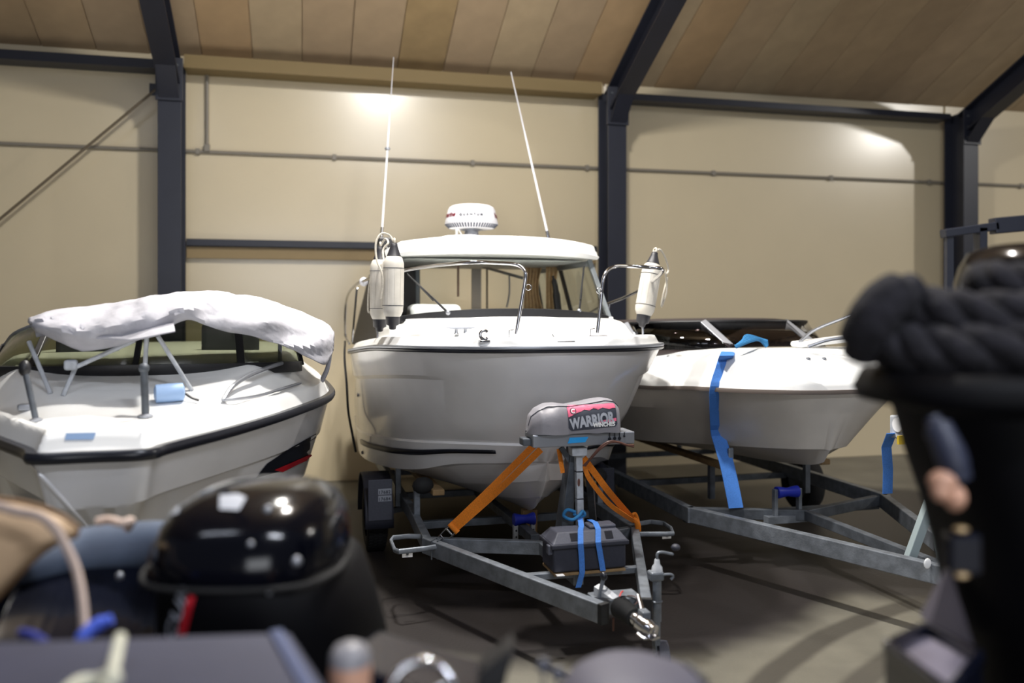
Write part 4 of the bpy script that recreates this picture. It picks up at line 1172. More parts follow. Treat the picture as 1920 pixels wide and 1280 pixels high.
# ratchet
rx = a1; u = dd; s_ = wdv; n_ = u.cross(s_).normalized()
r = MB()
for k in (-1, 1):
    r.bar(rx - u * .02 + s_ * .032 * k, rx + u * .10 + s_ * .032 * k, .006, .03, up=n_)
r.bar(rx + u * .10 - s_ * .035, rx + u * .10 + s_ * .035, .008, .008)
r.bar(rx + u * .03 - s_ * .035, rx + u * .03 + s_ * .035, .012, .012)
r.build('ratchet_frame', G['chrome'], t, False, bevel=.002)
MB().tube([rx + u * .02 - s_ * .035, rx + u * .06 - s_ * .035 - n_ * .02, rx + u * .15 - s_ * .028 - n_ * .02, rx + u * .15 + s_ * .028 - n_ * .02, rx + u * .06 + s_ * .035 - n_ * .02, rx + u * .02 + s_ * .035], .006, 6).build('ratchet_handle', G['chrome'], t)
MB().tube([rx - u * .015 - s_ * .045, rx - u * .015 + s_ * .045], .022, 14).build('ratchet_drum', G['orange'], t)
MB().tube([rx + u * .10, rx + u * .15 + n_ * .01, rx + u * .17 + Vector((.0, 0, -.03)), rx + u * .15 + Vector((.0, 0, -.07))], .006, 6, sm=3).build('ratchet_hook', G['chrome'], t)
b0 = zt(1094, 858, PT + .05); b1 = T.z(1189, 976, ZB + .05)
vd = ((b0 + b1) / 2 - T.o).normalized(); dd2 = (b1 - b0).normalized(); w2 = dd2.cross(vd).normalized()
sag = Vector((0, 0, -1))
t = ostrap('orange strap sagging right from the winch post to the right trailer arm', [
    ([b0, T.t(1120, 893, PT + .1), T.t(1147, 928, PT + .2), b1], .045, w2),
    ([b0 + Vector((0, 0, -.03)), T.t(1105, 897, PT + .05), T.t(1140, 942, PT + .15), T.t(1170, 965, PT + .3), b1 + Vector((-.0, 0, -.005))], .034, w2)])
MB().tube([b1 + Vector((-.045, -.02, .03)), b1 + Vector((.0, -.06, .0)), b1 + Vector((.02, -.03, -.09)), b1 + Vector((.045, .05, -.02)), b1 + Vector((.01, .03, .045)), b1 + Vector((-.045, -.02, .03))], .022, 10, sm=5, flat=(1, .5)).build('wrap_loop', G['orange'], t)
MB().tube([b0 + Vector((-.16, .05, .06)), b0 + Vector((-.14, .02, -.1))], .016, 8, flat=(1, .2)).build('upper_loop', G['orange'], t)

def hit_decal(F, bvh, poly, mt, parent, off=.006, cuts=3, nm='print_panel'):
    bm = bmesh.new()
    bm.faces.new([bm.verts.new((x, y, 0)) for x, y in poly])
    bmesh.ops.triangulate(bm, faces=bm.faces)
    bmesh.ops.subdivide_edges(bm, edges=bm.edges, cuts=cuts, use_grid_fill=True)
    bmesh.ops.triangulate(bm, faces=bm.faces)
    bm.verts.index_update()
    pts = [F.hit(bvh, v.co.x, v.co.y, off) for v in bm.verts]
    fs = [[q.index for q in f.verts] for f in bm.faces if all(pts[q.index] is not None for q in f.verts)]
    bm.free()
    pts = [p if p is not None else Vector((0, 0, -1)) for p in pts]
    used = sorted({i for f in fs for i in f}); mp = {i: k for k, i in enumerate(used)}
    if not fs: return None
    m = MB(); m.add([pts[i] for i in used], [[mp[i] for i in f] for f in fs])
    return m.build(nm, mt, parent, True, angle=80)

# ================================================================== left boat
L = Fr(-2.02, 4.1, 0, 15)
ls = [(0, 0, 1.495), (.01, .24, 1.495), (.18, .32, 1.497), (.70, .64, 1.51), (1.3, .95, 1.53), (2.05, 1.21, 1.545), (3.0, 1.25, 1.54), (4.9, 1.18, 1.52)]
lk = [(.06, 0, 1.25), (.07, .20, 1.25), (.26, .28, 1.25), (.78, .56, 1.25), (1.36, .86, 1.25), (2.1, 1.12, 1.24), (3.0, 1.19, 1.22), (4.9, 1.14, 1.2)]
lk2 = [(t + .008, max(0, b - .022), z - .02) for t, b, z in lk]
lc = [(.30, 0, 1.0), (.32, .10, 1.0), (.50, .24, .99), (.95, .48, .97), (1.45, .76, .94), (2.15, .99, .90), (3.0, 1.08, .87), (4.9, 1.06, .85)]
lc2 = [(t, max(0, b - .06), z - .01) for t, b, z in lc]
lks = [(.7, 0, .70), (.78, .02, .68), (.95, .05, .64), (1.3, .1, .60), (1.8, .2, .57), (2.4, .3, .56), (3.2, .35, .55), (4.9, .35, .54)]
lke = [(.75, 0, .66), (.85, 0, .63), (1.0, 0, .60), (1.35, 0, .55), (1.8, 0, .51), (2.4, 0, .49), (3.2, 0, .48), (4.9, 0, .47)]
lh = curves3([lke, lks, lc2, lc, lk2, lk, ls], 7)
LS = lh[-1]
lb = thing('bowrider_boat', 'white open motorboat at left with a folded white canopy over its windscreen', 'boat', L)
lm = hull_mesh(lh); lm.build('hull', G['gel'], lb, merge=True, angle=24); LBV = lm.bvh()
rail_sweep(LS, [(-.01, -.028), (.028, -.028), (.038, -.01), (.038, .012), (.028, .026), (-.01, .026)]).build('rub_rail', G['stripe'], lb, angle=50)
def ldz(t, b, bs, zs):
    d = min(bs - b, t)
    g = .11 * sm(d / .07)
    g -= .035 * sm((d - .10) / .04) * (1 - sm((t - 1.2) / .3))
    k = .22 * sm((t - .35) / 1.3) * sm((bs - b - .06) / .28)
    return zs + g + k + .02 * (1 - (b / bs) ** 2)
ldm = deck_mesh(LS, ldz, 30); ldm.build('deck', G['deck'], lb, angle=30); LDB = ldm.bvh()
def l_on(px, py, off=0): return L.hit(LDB, px, py, off)
# ridge lines of the bow
for px0, px1 in ((60, 162),):
    MB().tube([p for p in (L.hit(LBV, 62 + (162 - 62) * k / 8, 872 + (985 - 872) * k / 8, .002) for k in range(9)) if p is not None], .010, 6).build('bow_ridge', G['gel'], lb)
hit_decal(L, LBV, [(478, 895), (500, 868), (545, 838), (592, 812), (592, 842), (566, 866), (520, 884)], G['stripe'], lb, .006)
hit_decal(L, LBV, [(512, 880), (545, 866), (590, 846), (589, 856), (560, 868), (528, 884)], G['redstripe'], lb, .010)
d_ = hit_decal(L, LDB, [(124, 812), (180, 811), (176, 824), (122, 825)], G['fendblue'], lb, .004, nm='blue_tape')
# windscreen
lbase = [(-1.02, 1.95, 1.80), (-.85, 1.55, 1.82), (-.45, 1.30, 1.83), (0, 1.24, 1.835), (.45, 1.30, 1.83), (.85, 1.55, 1.82), (1.02, 1.95, 1.80)]
ltop = [(-.98, 2.15, 1.95), (-.80, 1.85, 2.06), (-.42, 1.66, 2.17), (0, 1.60, 2.175), (.42, 1.66, 2.17), (.78, 1.93, 2.15), (.95, 2.25, 2.12)]
b1, t1_ = cr(lbase, 5), cr(ltop, 5)
n_ = len(b1)
for (i0, i1) in ((0, 8), (8, 15), (15, 22), (22, n_ - 1)):
    MB().grid([b1[i0:i1 + 1], t1_[i0:i1 + 1]]).build('windscreen_pane', G['glassgreen'], lb, solid=.005)
for i in (0, 8, 15, 22, n_ - 1):
    MB().bar(b1[i], t1_[i], .05 if i in (22,) else .035, .03, up=(0, 1, 0)).build('windscreen_post', G['black'], lb, False, bevel=.004)
MB().grid([[p + Vector((0, -.012, -.05)) for p in b1], [p + Vector((0, -.012, .02)) for p in b1], [p + Vector((0, .03, .02)) for p in b1]]).build('windscreen_seal', G['black'], lb, solid=.006)
MB().tube(t1_, .014, 8).build('windscreen_top_rail', G['alu'], lb)
# dark seats inside
for x in (-.5, .5):
    m = MB(); m.box((x, 2.4, 1.88), (.42, .12, .44)); m.box((x, 2.2, 1.66), (.45, .5, .14)); m.build('seat', G['darkplastic'], lb, bevel=.04, seg=3)
# handrail on the port side
h = [l_on(416, 755, .02), l_on(428, 738, .05), l_on(449, 722, .07), l_on(480, 706, .08), l_on(512, 694, .08)]
if all(x is not None for x in h): MB().tube(h, .014, 8, sm=4).build('hand_rail', G['alu'], lb)
h = [l_on(416, 755, .02), l_on(440, 755, .03), l_on(480, 748, .03), l_on(520, 738, .03), l_on(560, 722, .02)]
if all(x is not None for x in h): MB().tube(h, .010, 8, sm=4).build('hand_rail', G['alu'], lb)
# posts on the foredeck
for (px, py, px2, py2, r) in ((273, 782, 270, 690, .020), (68, 790, 46, 690, .016)):
    a = l_on(px, py); q = L.t(px2, py2, a.y + .02)
    o = MB().tube([a, q], r, 10).build('bow_post', G['galvdark'], lb)
    MB().lathe([(r * 2, 0), (r * 2, .012), (r, .02)], 12, Matrix.Translation(a)).build('post_foot', G['alu'], o)
    if px < 100:
        MB().ball(q + Vector((0, 0, .0)), (.032, .03, .045), 12).build('lamp_head', G['black'], o)
    else:
        MB().ball(q, (.03, .03, .03), 10).build('post_cap', G['galvdark'], o)
q = l_on(47, 770); MB().box(q + Vector((0, 0, .02)), (.07, .05, .04)).build('deck_cleat', G['alu'], lb, bevel=.01)
q = l_on(525, 680)
if q is not None: MB().tube([q, q + Vector((.0, 0, .22))], .014, 8).build('canopy_stay', G['alu'], lb)
q = l_on(210, 830)
lanes = [l_on(205, 838, .003), l_on(215, 815, .003), l_on(235, 795, .003)]

# canopy: folded white cloth over bows
canopy = thing('folded_canopy', 'crumpled white canvas canopy folded over the windscreen of the left boat', 'canopy', L)
def LY(px, py, Y): return L.Y(px, py, Y)
rows_px = [
    # (back hem, top ridge, upper front, belly, lower front hem) at each station along the cloth
    [(60, 606, 5.25), (56, 600, 5.05), (54, 604, 4.95), (60, 613, 4.90), (72, 624, 4.95)],
    [(105, 592, 5.3), (100, 590, 5.1), (98, 597, 4.95), (108, 618, 4.82), (122, 646, 4.9)],
    [(165, 582, 5.4), (160, 580, 5.15), (158, 590, 5.0), (162, 620, 4.80), (168, 656, 4.92)],
    [(225, 572, 5.5), (220, 569, 5.2), (218, 582, 5.05), (225, 612, 4.88), (232, 646, 4.95)],
    [(285, 561, 5.6), (282, 558, 5.3), (280, 572, 5.12), (288, 598, 4.95), (292, 624, 5.0)],
    [(345, 553, 5.7), (342, 550, 5.4), (340, 562, 5.2), (345, 580, 5.05), (350, 600, 5.08)],
    [(400, 552, 5.85), (398, 548, 5.5), (396, 562, 5.3), (400, 588, 5.2), (404, 616, 5.2)],
    [(460, 560, 6.0), (458, 556, 5.65), (455, 575, 5.45), (460, 600, 5.35), (462, 626, 5.35)],
    [(520, 574, 6.2), (518, 570, 5.85), (514, 592, 5.65), (518, 615, 5.55), (522, 645, 5.55)],
    [(575, 594, 6.4), (572, 590, 6.1), (568, 612, 5.85), (572, 640, 5.75), (577, 670, 5.75)],
    [(612, 612, 6.5), (610, 606, 6.25), (606, 628, 6.0), (608, 655, 5.9), (608, 684, 5.9)],
    [(626, 630, 6.5), (627, 622, 6.35), (626, 640, 6.15), (625, 655, 6.1), (620, 668, 6.1)],
]
R_ = []
for r in rows_px:
    pts = [LY(*p) for p in r]
    pts = [pts[0] + Vector((0, .12, -.10))] + pts + [pts[-1] + Vector((0, .12, .02))]
    R_.append(cr(pts, 5))
ncol = len(R_[0]); cols = [cr([R_[i][j] for i in range(len(R_))], 6) for j in range(ncol)]
rows = [[cols[j][i] for j in range(ncol)] for i in range(len(cols[0]))]
for i, r in enumerate(rows):
    for j, p in enumerate(r):
        k = .5 + .5 * math.sin(math.pi * j / (ncol - 1))
        nz_ = noise.noise(Vector((p.x * 4.5 + j * .12, p.z * 7, p.y * 2))) * .07 + noise.noise(Vector((p.x * 11, p.z * 14 + j * .1, 3.3))) * .035 + abs(noise.noise(Vector((p.x * 9 + j * .5, p.z * 4, 7.7)))) * .05
        p += Vector((0, -nz_, nz_ * .35)) * k
MB().grid(rows).build('canvas', G['canvaswhite'], canopy, solid=.006)
# a lower inner fold on the left half
rr = []
for i in range(13):
    px = 85 + i * 20
    pts = [LY(px, 612 - i * .9, 5.06), LY(px + 3, 618 + 16 * math.sin(i * .24), 4.84), LY(px, 628 + 20 * math.sin(math.pi * (i / 13)) - i * 1.6, 4.93)]
    for q in pts: q += Vector((0, noise.noise(q * 9) * .04, noise.noise(q * 8) * .012))
    rr.append(cr(pts, 4))
MB().grid(rr).build('canvas_fold', G['canvaswhite'], canopy, solid=.006)
MB().tube([LY(612, 625, 6.2), LY(618, 660, 6.15), LY(614, 690, 6.15), LY(604, 712, 6.2)], .03, 8, sm=4, flat=(1, .4)).build('tie_strap', G['canvaswhite'], canopy)
for a, b_, dk in (((54, 640), (95, 738), 1), ((252, 638), (142, 688), 0), ((275, 628), (272, 690), 0), ((296, 630), (360, 732), 1), ((142, 688), (118, 742), 1)):
    e = l_on(*b_) if dk else None
    p0 = LY(a[0], a[1], 5.0); p1 = e if e is not None else L.t(b_[0], b_[1], .95)
    MB().tube([p0, p1], .013, 8).build('canopy_pole', G['paintw'], canopy)
q = L.t(133, 684, .95); MB().box(q, (.07, .06, .06)).build('pole_joint', G['paintw'], canopy, bevel=.015)
# pale blue fender lying on the foredeck
q0, q1 = l_on(292, 756, .0), l_on(343, 752, .0)
if q0 is not None and q1 is not None:
    q0 = q0 + Vector((0, 0, .055)); q1 = q1 + Vector((0, 0, .055))
    o = MB().tube([q0 - (q1 - q0) * .06, q0, q0.lerp(q1, .5), q1, q1 + (q1 - q0) * .06], [.03, .052, .055, .052, .03], 18).build('deck_fender', G['fendblue'], None, M=L.M)
    tag(o, 'short pale blue fender lying on the foredeck of the left boat', 'fender')
    MB().tube([q1, q1 + Vector((.05, -.01, -.035)), q1 + Vector((.09, -.02, -.05))], .008, 6, sm=3).build('lanyard', G['black'], o)

# trailer under the left boat, mostly hidden
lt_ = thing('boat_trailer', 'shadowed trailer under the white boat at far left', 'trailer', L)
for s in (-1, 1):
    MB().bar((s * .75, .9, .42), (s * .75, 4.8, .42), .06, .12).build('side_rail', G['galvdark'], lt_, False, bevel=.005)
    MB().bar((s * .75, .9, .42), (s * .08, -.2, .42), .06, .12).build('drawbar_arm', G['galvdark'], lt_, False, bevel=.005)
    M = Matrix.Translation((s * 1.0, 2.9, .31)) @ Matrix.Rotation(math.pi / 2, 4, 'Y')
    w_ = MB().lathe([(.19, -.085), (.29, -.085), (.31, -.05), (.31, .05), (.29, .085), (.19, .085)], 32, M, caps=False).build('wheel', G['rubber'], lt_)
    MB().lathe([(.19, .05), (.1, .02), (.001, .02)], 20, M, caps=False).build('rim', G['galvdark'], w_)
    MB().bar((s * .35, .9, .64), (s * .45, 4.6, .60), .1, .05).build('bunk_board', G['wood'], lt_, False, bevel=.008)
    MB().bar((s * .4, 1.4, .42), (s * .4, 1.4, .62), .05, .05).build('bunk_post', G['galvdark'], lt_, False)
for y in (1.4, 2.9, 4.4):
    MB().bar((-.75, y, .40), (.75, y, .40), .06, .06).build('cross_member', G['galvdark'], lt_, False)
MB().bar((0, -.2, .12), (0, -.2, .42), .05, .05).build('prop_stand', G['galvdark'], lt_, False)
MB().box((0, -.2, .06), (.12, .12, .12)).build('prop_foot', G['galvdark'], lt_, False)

# ================================================================== right boat
Rf = Fr(2.70, 6.85, 0, 15)
rs = [(0, 0, 1.54), (.012, .22, 1.54), (.10, .50, 1.54), (.38, .80, 1.535), (.85, 1.0, 1.52), (1.5, 1.09, 1.47), (2.6, 1.12, 1.44), (4.4, 1.1, 1.42)]
rk = [(.10, 0, 1.36), (.12, .18, 1.36), (.22, .42, 1.355), (.50, .70, 1.345), (.95, .91, 1.33), (1.6, 1.06, 1.27), (2.65, 1.14, 1.22), (4.4, 1.08, 1.2)]
rk2 = [(t + .006, max(0, b - .016), z - .018) for t, b, z in rk]
rcn = [(.24, 0, 1.04), (.27, .10, 1.04), (.40, .28, 1.03), (.72, .52, 1.01), (1.15, .74, .98), (1.75, .93, .92), (2.7, 1.04, .87), (4.4, 1.02, .85)]
rc2 = [(t, max(0, b - .06), z - .01) for t, b, z in rcn]
rke = [(.32, 0, .92), (.42, 0, .885), (.60, 0, .85), (.95, 0, .81), (1.4, 0, .77), (2.0, 0, .74), (2.8, 0, .72), (4.4, 0, .70)]
rhh = curves3([rke, rc2, rcn, rk2, rk, rs], 7); RS = rhh[-1]
rb_ = thing('bowrider_boat', 'white open motorboat on a trailer at right with a dark windscreen and blue strap', 'boat', Rf)
rmx = hull_mesh(rhh); rmx.build('hull', G['gelold'], rb_, merge=True, angle=24)
rail_sweep(RS, [(-.01, -.018), (.018, -.018), (.022, 0), (.018, .016), (-.01, .016)]).build('rub_rail', mat('brown_grey_rubber', srgb(96, 86, 80), .6), rb_, angle=50)
def rdz(t, b, bs, zs):
    d = min(bs - b, t)
    return zs + .06 * sm(d / .02) + .20 * sm(d / .16) + .08 * sm((d - .08) / .3)
rdm = deck_mesh(RS, rdz, 30); rdm.build('deck', G['deck'], rb_, angle=40); RDB = rdm.bvh()
rbase = [(-1.0, 1.95, 1.78), (-.86, 1.5, 1.82), (-.45, 1.15, 1.85), (0, 1.05, 1.86), (.45, 1.15, 1.85), (.86, 1.5, 1.82), (1.0, 1.95, 1.78)]
rtop = [(-.97, 2.15, 2.06), (-.82, 1.78, 2.075), (-.44, 1.5, 2.085), (0, 1.42, 2.09), (.44, 1.5, 2.085), (.82, 1.78, 2.075), (.97, 2.15, 2.06)]
b1, t1_ = cr(rbase, 5), cr(rtop, 5); n_ = len(b1)
for (i0, i1) in ((0, 10), (10, 20), (20, n_ - 1)):
    MB().grid([b1[i0:i1 + 1], t1_[i0:i1 + 1]]).build('windscreen_pane', G['glassdark'], rb_, solid=.006)
for i in (0, 10, 20, n_ - 1):
    MB().bar(b1[i] + Vector((.06, 0, 0)), t1_[i] - Vector((.06, 0, 0)), .06, .03, up=(0, 1, 0)).build('windscreen_post', G['alu'], rb_, False, bevel=.004)
MB().tube(t1_, .014, 8).build('windscreen_top_rail', G['black'], rb_)
cov_ = MB().grid([[p + Vector((0, .02, .0)) for p in t1_], [Vector((p.x * .97, p.y + .5, p.z + .02)) for p in t1_], [Vector((p.x * .95, 3.2, 1.98)) for p in t1_], [Vector((p.x * .98, 4.2, 1.72)) for p in t1_]]).build('cockpit_cover', mat('dark_brown_canvas', srgb(58, 50, 48), .8), None, solid=.01, M=Rf.M)
tag(cov_, 'dark brown canvas cover stretched behind the windscreen of the right boat', 'cover')
m = MB().tube([Rf.Y(1500, 640, 7.2), Rf.Y(1530, 617, 7.4), Rf.Y(1600, 590, 7.7)], .014, 8, sm=4); m.tube([Rf.Y(1515, 648, 7.1), Rf.Y(1560, 634, 7.1), Rf.Y(1640, 626, 7.0)], .014, 8, sm=4)
m = MB().tube([Rf.Y(1500, 640, 7.2), Rf.Y(1530, 617, 7.4), Rf.Y(1600, 590, 7.7)], .014, 8, sm=4); m.build('bow_rail', G['alu'], rb_)
MB().tube([Rf.Y(1515, 650, 7.0), Rf.Y(1560, 636, 7.0), Rf.Y(1640, 628, 7.0)], .014, 8, sm=4).build('bow_rail', G['alu'], rb_)
MB().bar(Rf.Y(1490, 646, 7.3), Rf.Y(1640, 628, 7.3), .25, .05).build('raised_bow_locker', G['deck'], rb_, False, bevel=.02)
for px, py in ((1253, 668), (1515, 672), (1545, 672)):
    q = Rf.hit(RDB, px, py, .0)
    if q is not None: MB().ball(q, (.02, .02, .012), 8).build('snap_fitting', G['alu'], rb_)
q = [Rf.hit(RDB, px, py, .004) for px, py in ((1215, 678), (1235, 690), (1258, 706), (1275, 722), (1282, 732))]

# blue strap over the right boat
RHB = rmx.bvh()
def surf(px, py, off=.006):
    h = Rf.hit(RDB, px, py, off); g = Rf.hit(RHB, px, py, off)
    if h is None: return g
    if g is None: return h
    return h if (h - Rf.o).length < (g - Rf.o).length else g
bs_ = thing('blue_strap', 'wide blue lashing strap over the starboard side of the right boat', 'strap', Rf)
P1 = []
for px, py in ((1372, 650), (1366, 662), (1361, 676), (1356, 692), (1350, 710), (1347, 724), (1345, 736), (1345, 750), (1345, 770), (1346, 795), (1348, 815)):
    s_ = surf(px, py, .012)
    if s_ is not None: P1.append(s_)
e = Rf.z(1380, 952, .52)
lastp = P1[-1]
P1 += [lastp.lerp(e, .35) + Vector((0, -.03, 0)), lastp.lerp(e, .7) + Vector((0, -.02, 0)), e]
MB().band(cr(P1, 2), .135, (1, 0, 0), .006).build('webbing', G['blueweb'], bs_, False)
q = lastp.lerp(e, .25); MB().box(q + Vector((.06, -.03, 0)), (.05, .03, .10)).build('ratchet', G['galv'], bs_, False, bevel=.01)
tb_ = thing('blue_bundle', 'bundle of blue rope lying against the windscreen of the right boat', 'rope', Rf)
q = surf(1412, 656, .03)
m = MB()
for i in range(5):
    m.tube([q + Vector((-.16 + .02 * i, 0, .0 + .012 * i)), q + Vector((-.05, -.04 + .01 * i, .05 + .01 * i)), q + Vector((.08, .02, .06)), q + Vector((.14, .0, .01 * i))], .018, 7, sm=4)
o_ = m.build('rope_coil', G['bluerope'], tb_)

# right trailer
t2 = thing('boat_trailer', 'galvanised boat trailer under the right boat with a blue keel roller', 'trailer', Rf)
n2 = Rf.z(1792, 1072, .50); k2 = Rf.z(1292, 950, .52)
n2.z = k2.z = .46
cx2 = n2.x + .10
for s, a, b_ in ((-1, n2, k2), (1, Vector((2 * cx2 - n2.x, n2.y, .46)), Vector((2 * cx2 - k2.x, k2.y, .46)))):
    MB().bar(a, b_, .07, .13).build('drawbar_arm', gv, t2, False, bevel=.006)
    MB().bar(b_ + Vector((0, -.05, 0)), Vector((b_.x + s * .0, 4.4, .46)), .07, .13).build('side_rail', gv, t2, False, bevel=.006)
    xw = b_.x - s * -.22
    M = Matrix.Translation((xw, 2.3, .31)) @ Matrix.Rotation(math.pi / 2, 4, 'Y')
    w_ = MB().lathe([(.19, -.085), (.29, -.085), (.31, -.05), (.31, .05), (.29, .085), (.19, .085)], 32, M, caps=False).build('wheel', G['rubber'], t2)
    MB().lathe([(.19, .05), (.1, .02), (.001, .02)], 20, M, caps=False).build('rim', gv, w_)
    MB().lathe([(.19, -.05), (.1, -.02), (.001, -.02)], 20, M, caps=False).build('rim', gv, w_)
    MB().bar((cx2 + s * .5, .9, .80), (cx2 + s * .5, 4.2, .76), .1, .05).build('bunk_board', G['wood'], t2, False, bevel=.008)
    for y in (1.2, 3.9): MB().bar((cx2 + s * .5, y, .46), (cx2 + s * .5, y, .78), .05, .05).build('bunk_post', gv, t2, False)
    MB().bar(b_ + Vector((0, .05, 0)), (cx2, b_.y - .25, .45), .06, .09).build('cross_brace', G['galvdark'], t2, False, bevel=.005)
for y in (.8, 2.3, 3.9): MB().bar((k2.x, y, .40), (2 * cx2 - k2.x, y, .40), .06, .06).build('cross_member', G['galvdark'], t2, False)
MB().bar((cx2, k2.y - .25, .45), (cx2, n2.y + .2, .45), .07, .08).build('centre_boom', G['galvdark'], t2, False, bevel=.005)
q0, q1 = Rf.t(1456, 922, .5), Rf.t(1495, 922, .5); rcx = (q0 + q1) / 2; hw = (q1 - q0).length / 2
M = Matrix.Translation(rcx) @ Matrix.Rotation(math.pi / 2, 4, 'Y')
MB().lathe([(.05, -hw), (.05, -hw + .02), (.036, 0), (.05, hw - .02), (.05, hw)], 20, M).build('keel_roller', G['blueplastic'], t2)
for s in (-1, 1): MB().bar(rcx + Vector((s * (hw + .015), 0, .03)), Vector((rcx.x + s * (hw + .015), rcx.y, .42)), .03, .05).build('roller_bracket', gv, t2, False, bevel=.004)
MB().bar((rcx.x - .2, rcx.y, .42), (rcx.x + .2, rcx.y, .42), .08, .06).build('roller_crossbar', gv, t2, False)
tp = n2.y + .35
ap = Rf.t(1748, 930, tp)
for px in (1706, 1768):
    MB().bar(Rf.t(px, 1046, tp), ap, .07, .05, up=(0, 1, 0)).build('winch_post_leg', mat('pale_green_steel', srgb(136, 148, 150), .5), t2, False, bevel=.005)
MB().bar(ap, Vector((ap.x - .05, ap.y + .1, 1.28)), .06, .06).build('winch_post', gv, t2, False, bevel=.005)
wn = thing('hand_winch', 'white hand winch with yellow labels on the post of the right trailer', 'winch', Rf)
q = Rf.t(1692, 800, tp + .2)
MB().box(q, (.12, .12, .16)).build('winch_frame', G['paintw'], wn, False, bevel=.01)
MB().lathe([(.05, -.07), (.05, .07)], 18, Matrix.Translation(q + Vector((0, -.03, .02))) @ Matrix.Rotation(math.pi / 2, 4, 'Y')).build('winch_drum', G['whiteprint'], wn)
MB().box(q + Vector((-.07, -.07, -.08)), (.05, .02, .06)).build('label_plate', G['yellow'], wn, False)
MB().box(q + Vector((.08, -.07, -.14)), (.05, .02, .06)).build('label_plate', G['yellow'], wn, False)
MB().bar(q + Vector((.05, -.05, -.05)), q + Vector((.14, -.08, -.22)), .05, .03).build('winch_arm', G['galv'], wn, False, bevel=.006)
MB().bar(q + Vector((0, .04, -.06)), (ap.x - .05, ap.y + .1, 1.26), .05, .05).build('winch_mount', gv, wn, False)
hs = thing('blue_strap', 'narrow blue strap hanging below the winch of the right trailer', 'strap', Rf)
MB().band([Rf.t(1672, 812, tp + .2), Rf.t(1662, 838, tp + .4), Rf.t(1665, 880, tp + .45), Rf.t(1664, 925, tp + .5)], .085, (1, 0, 0), .005).build('webbing', G['blueweb'], hs, False)
for a, b_, c in ((n2, 0, 0),):
    MB().box(n2 + Vector((.1, -.05, 0)), (.28, .12, .15)).build('nose_plate', G['black'], t2, False, bevel=.01)
    M = Matrix.Translation(Rf.z(1745, 1066, .46) + Vector((-.0, -.05, 0)))
    MB().ball(Rf.t(1739, 1056, n2.y + .12), (.03, .008, .035), 12).build('reflector', G['whiteprint'], t2)
MB().bar((cx2, n2.y - .1, .10), (cx2, n2.y - .1, .46), .05, .05).build('prop_stand', gv, t2, False)
MB().lathe([(.09, -.03), (.1, 0), (.09, .03)], 20, Matrix.Translation((cx2, n2.y - .1, .1)) @ Matrix.Rotation(math.pi / 2, 4, 'Y')).build('jockey_wheel', G['rubber'], t2)

# ================================================================== foreground, out of focus
F = Fr(0, 0, 0, 0)
def at_(px, py, Y): return at(px, py, Y)

def loft(secs, n=36, e=2.4):
    """secs: (cx, cy, z, rx, ry) superellipse rings from top to bottom"""
    rows = []
    for cx, cy, z, rx, ry in secs:
        r = []
        for k in range(n):
            a = 2 * math.pi * k / n; c, s_ = math.cos(a), math.sin(a)
            r.append(Vector((cx + rx * math.copysign(abs(c) ** (2 / e), c), cy + ry * math.copysign(abs(s_) ** (2 / e), s_), z)))
        rows.append(r)
    return MB().grid(rows, cu=True, capends=True)

# dark tender in which the photographer stands: only its gear shows
td = thing('dinghy', 'dark navy dinghy close to the camera at bottom left', 'boat', frame(0, 0, 0, 0))
m = MB()
sec = []
for X in [-2.6 + 4.8 * i / 24 for i in range(25)]:
    k = 1 - abs((X + .2) / 2.45) ** 3.0
    sec.append([Vector((X, 1.55 + y * (.25 + .75 * max(0, k)), z * 1.0 + .30)) for y, z in ((-.75, .70), (-.72, .40), (-.5, .15), (0, .02), (.5, .15), (.72, .40), (.75, .70), (.66, .72), (.6, .35), (0, .22), (-.6, .35), (-.66, .72))])
m.grid(sec, cu=True, capends=True).build('hull', G['navy'], td)
for X in (-1.7, 1.2):
    MB().box((X, 1.55, .17), (.12, 1.1, .34)).build('cradle', G['wood'], td, False, bevel=.01)
# gunwale tube with grey-blue top showing behind the seat
tb2 = MB().tube([at_(-160, 1120, 2.5), at_(-30, 1068, 2.75), at_(120, 1042, 2.95), at_(210, 1030, 3.0), at_(300, 1024, 3.0), at_(390, 1040, 2.9)], .088, 20, sm=6); tb2.build('gunwale_tube', G['bluegrey'], td)
m = MB(); lo_, hi_ = [], []
for px, Y in ((-160, 2.45), (-30, 2.7), (120, 2.9), (210, 2.94), (300, 2.94), (390, 2.84)):
    hi_.append(at_(px, 1062 + (0 if px > 0 else 40), Y)); q = at_(px, 1062, Y).copy(); q.z = .9; q.y -= .45; lo_.append(q)
m.grid([cr(hi_, 4), cr(lo_, 4)]).build('inner_side', G['navy'], td, solid=.02)
for px, py, Y in ((224, 1080, 2.83),): MB().ball(at_(px, py, Y), (.014, .01, .014), 10).build('stud', G['alu'], td)

# tan seat cushion
cu = thing('seat_cushion', 'tan upholstered seat cushion at the far left edge, close to the camera', 'cushion', frame(-1.6, 2.4, 1.3, 0))
Mi = cu.matrix_world.inverted() if False else frame(-1.6, 2.4, 1.3, 0).inverted()
poly = [(-90, 926), (-30, 930), (30, 936), (80, 948), (122, 966), (150, 988), (146, 1004), (112, 1016), (80, 1036), (52, 1062), (26, 1090), (0, 1118), (-30, 1150), (-90, 1190)]
def pil(k, Y, cen=(20, 1030)):
    return [Mi @ at_(cen[0] + (x - cen[0]) * k, cen[1] + (y - cen[1]) * k, Y) for x, y in poly]
m = MB().grid([pil(.0, 2.40), pil(.55, 2.405), pil(.82, 2.42), pil(.94, 2.45), pil(1.0, 2.51), pil(1.0, 2.60), pil(.9, 2.66), pil(.0, 2.68)], cu=True)
m.build('cushion_cover', G['tan'], cu, angle=80)
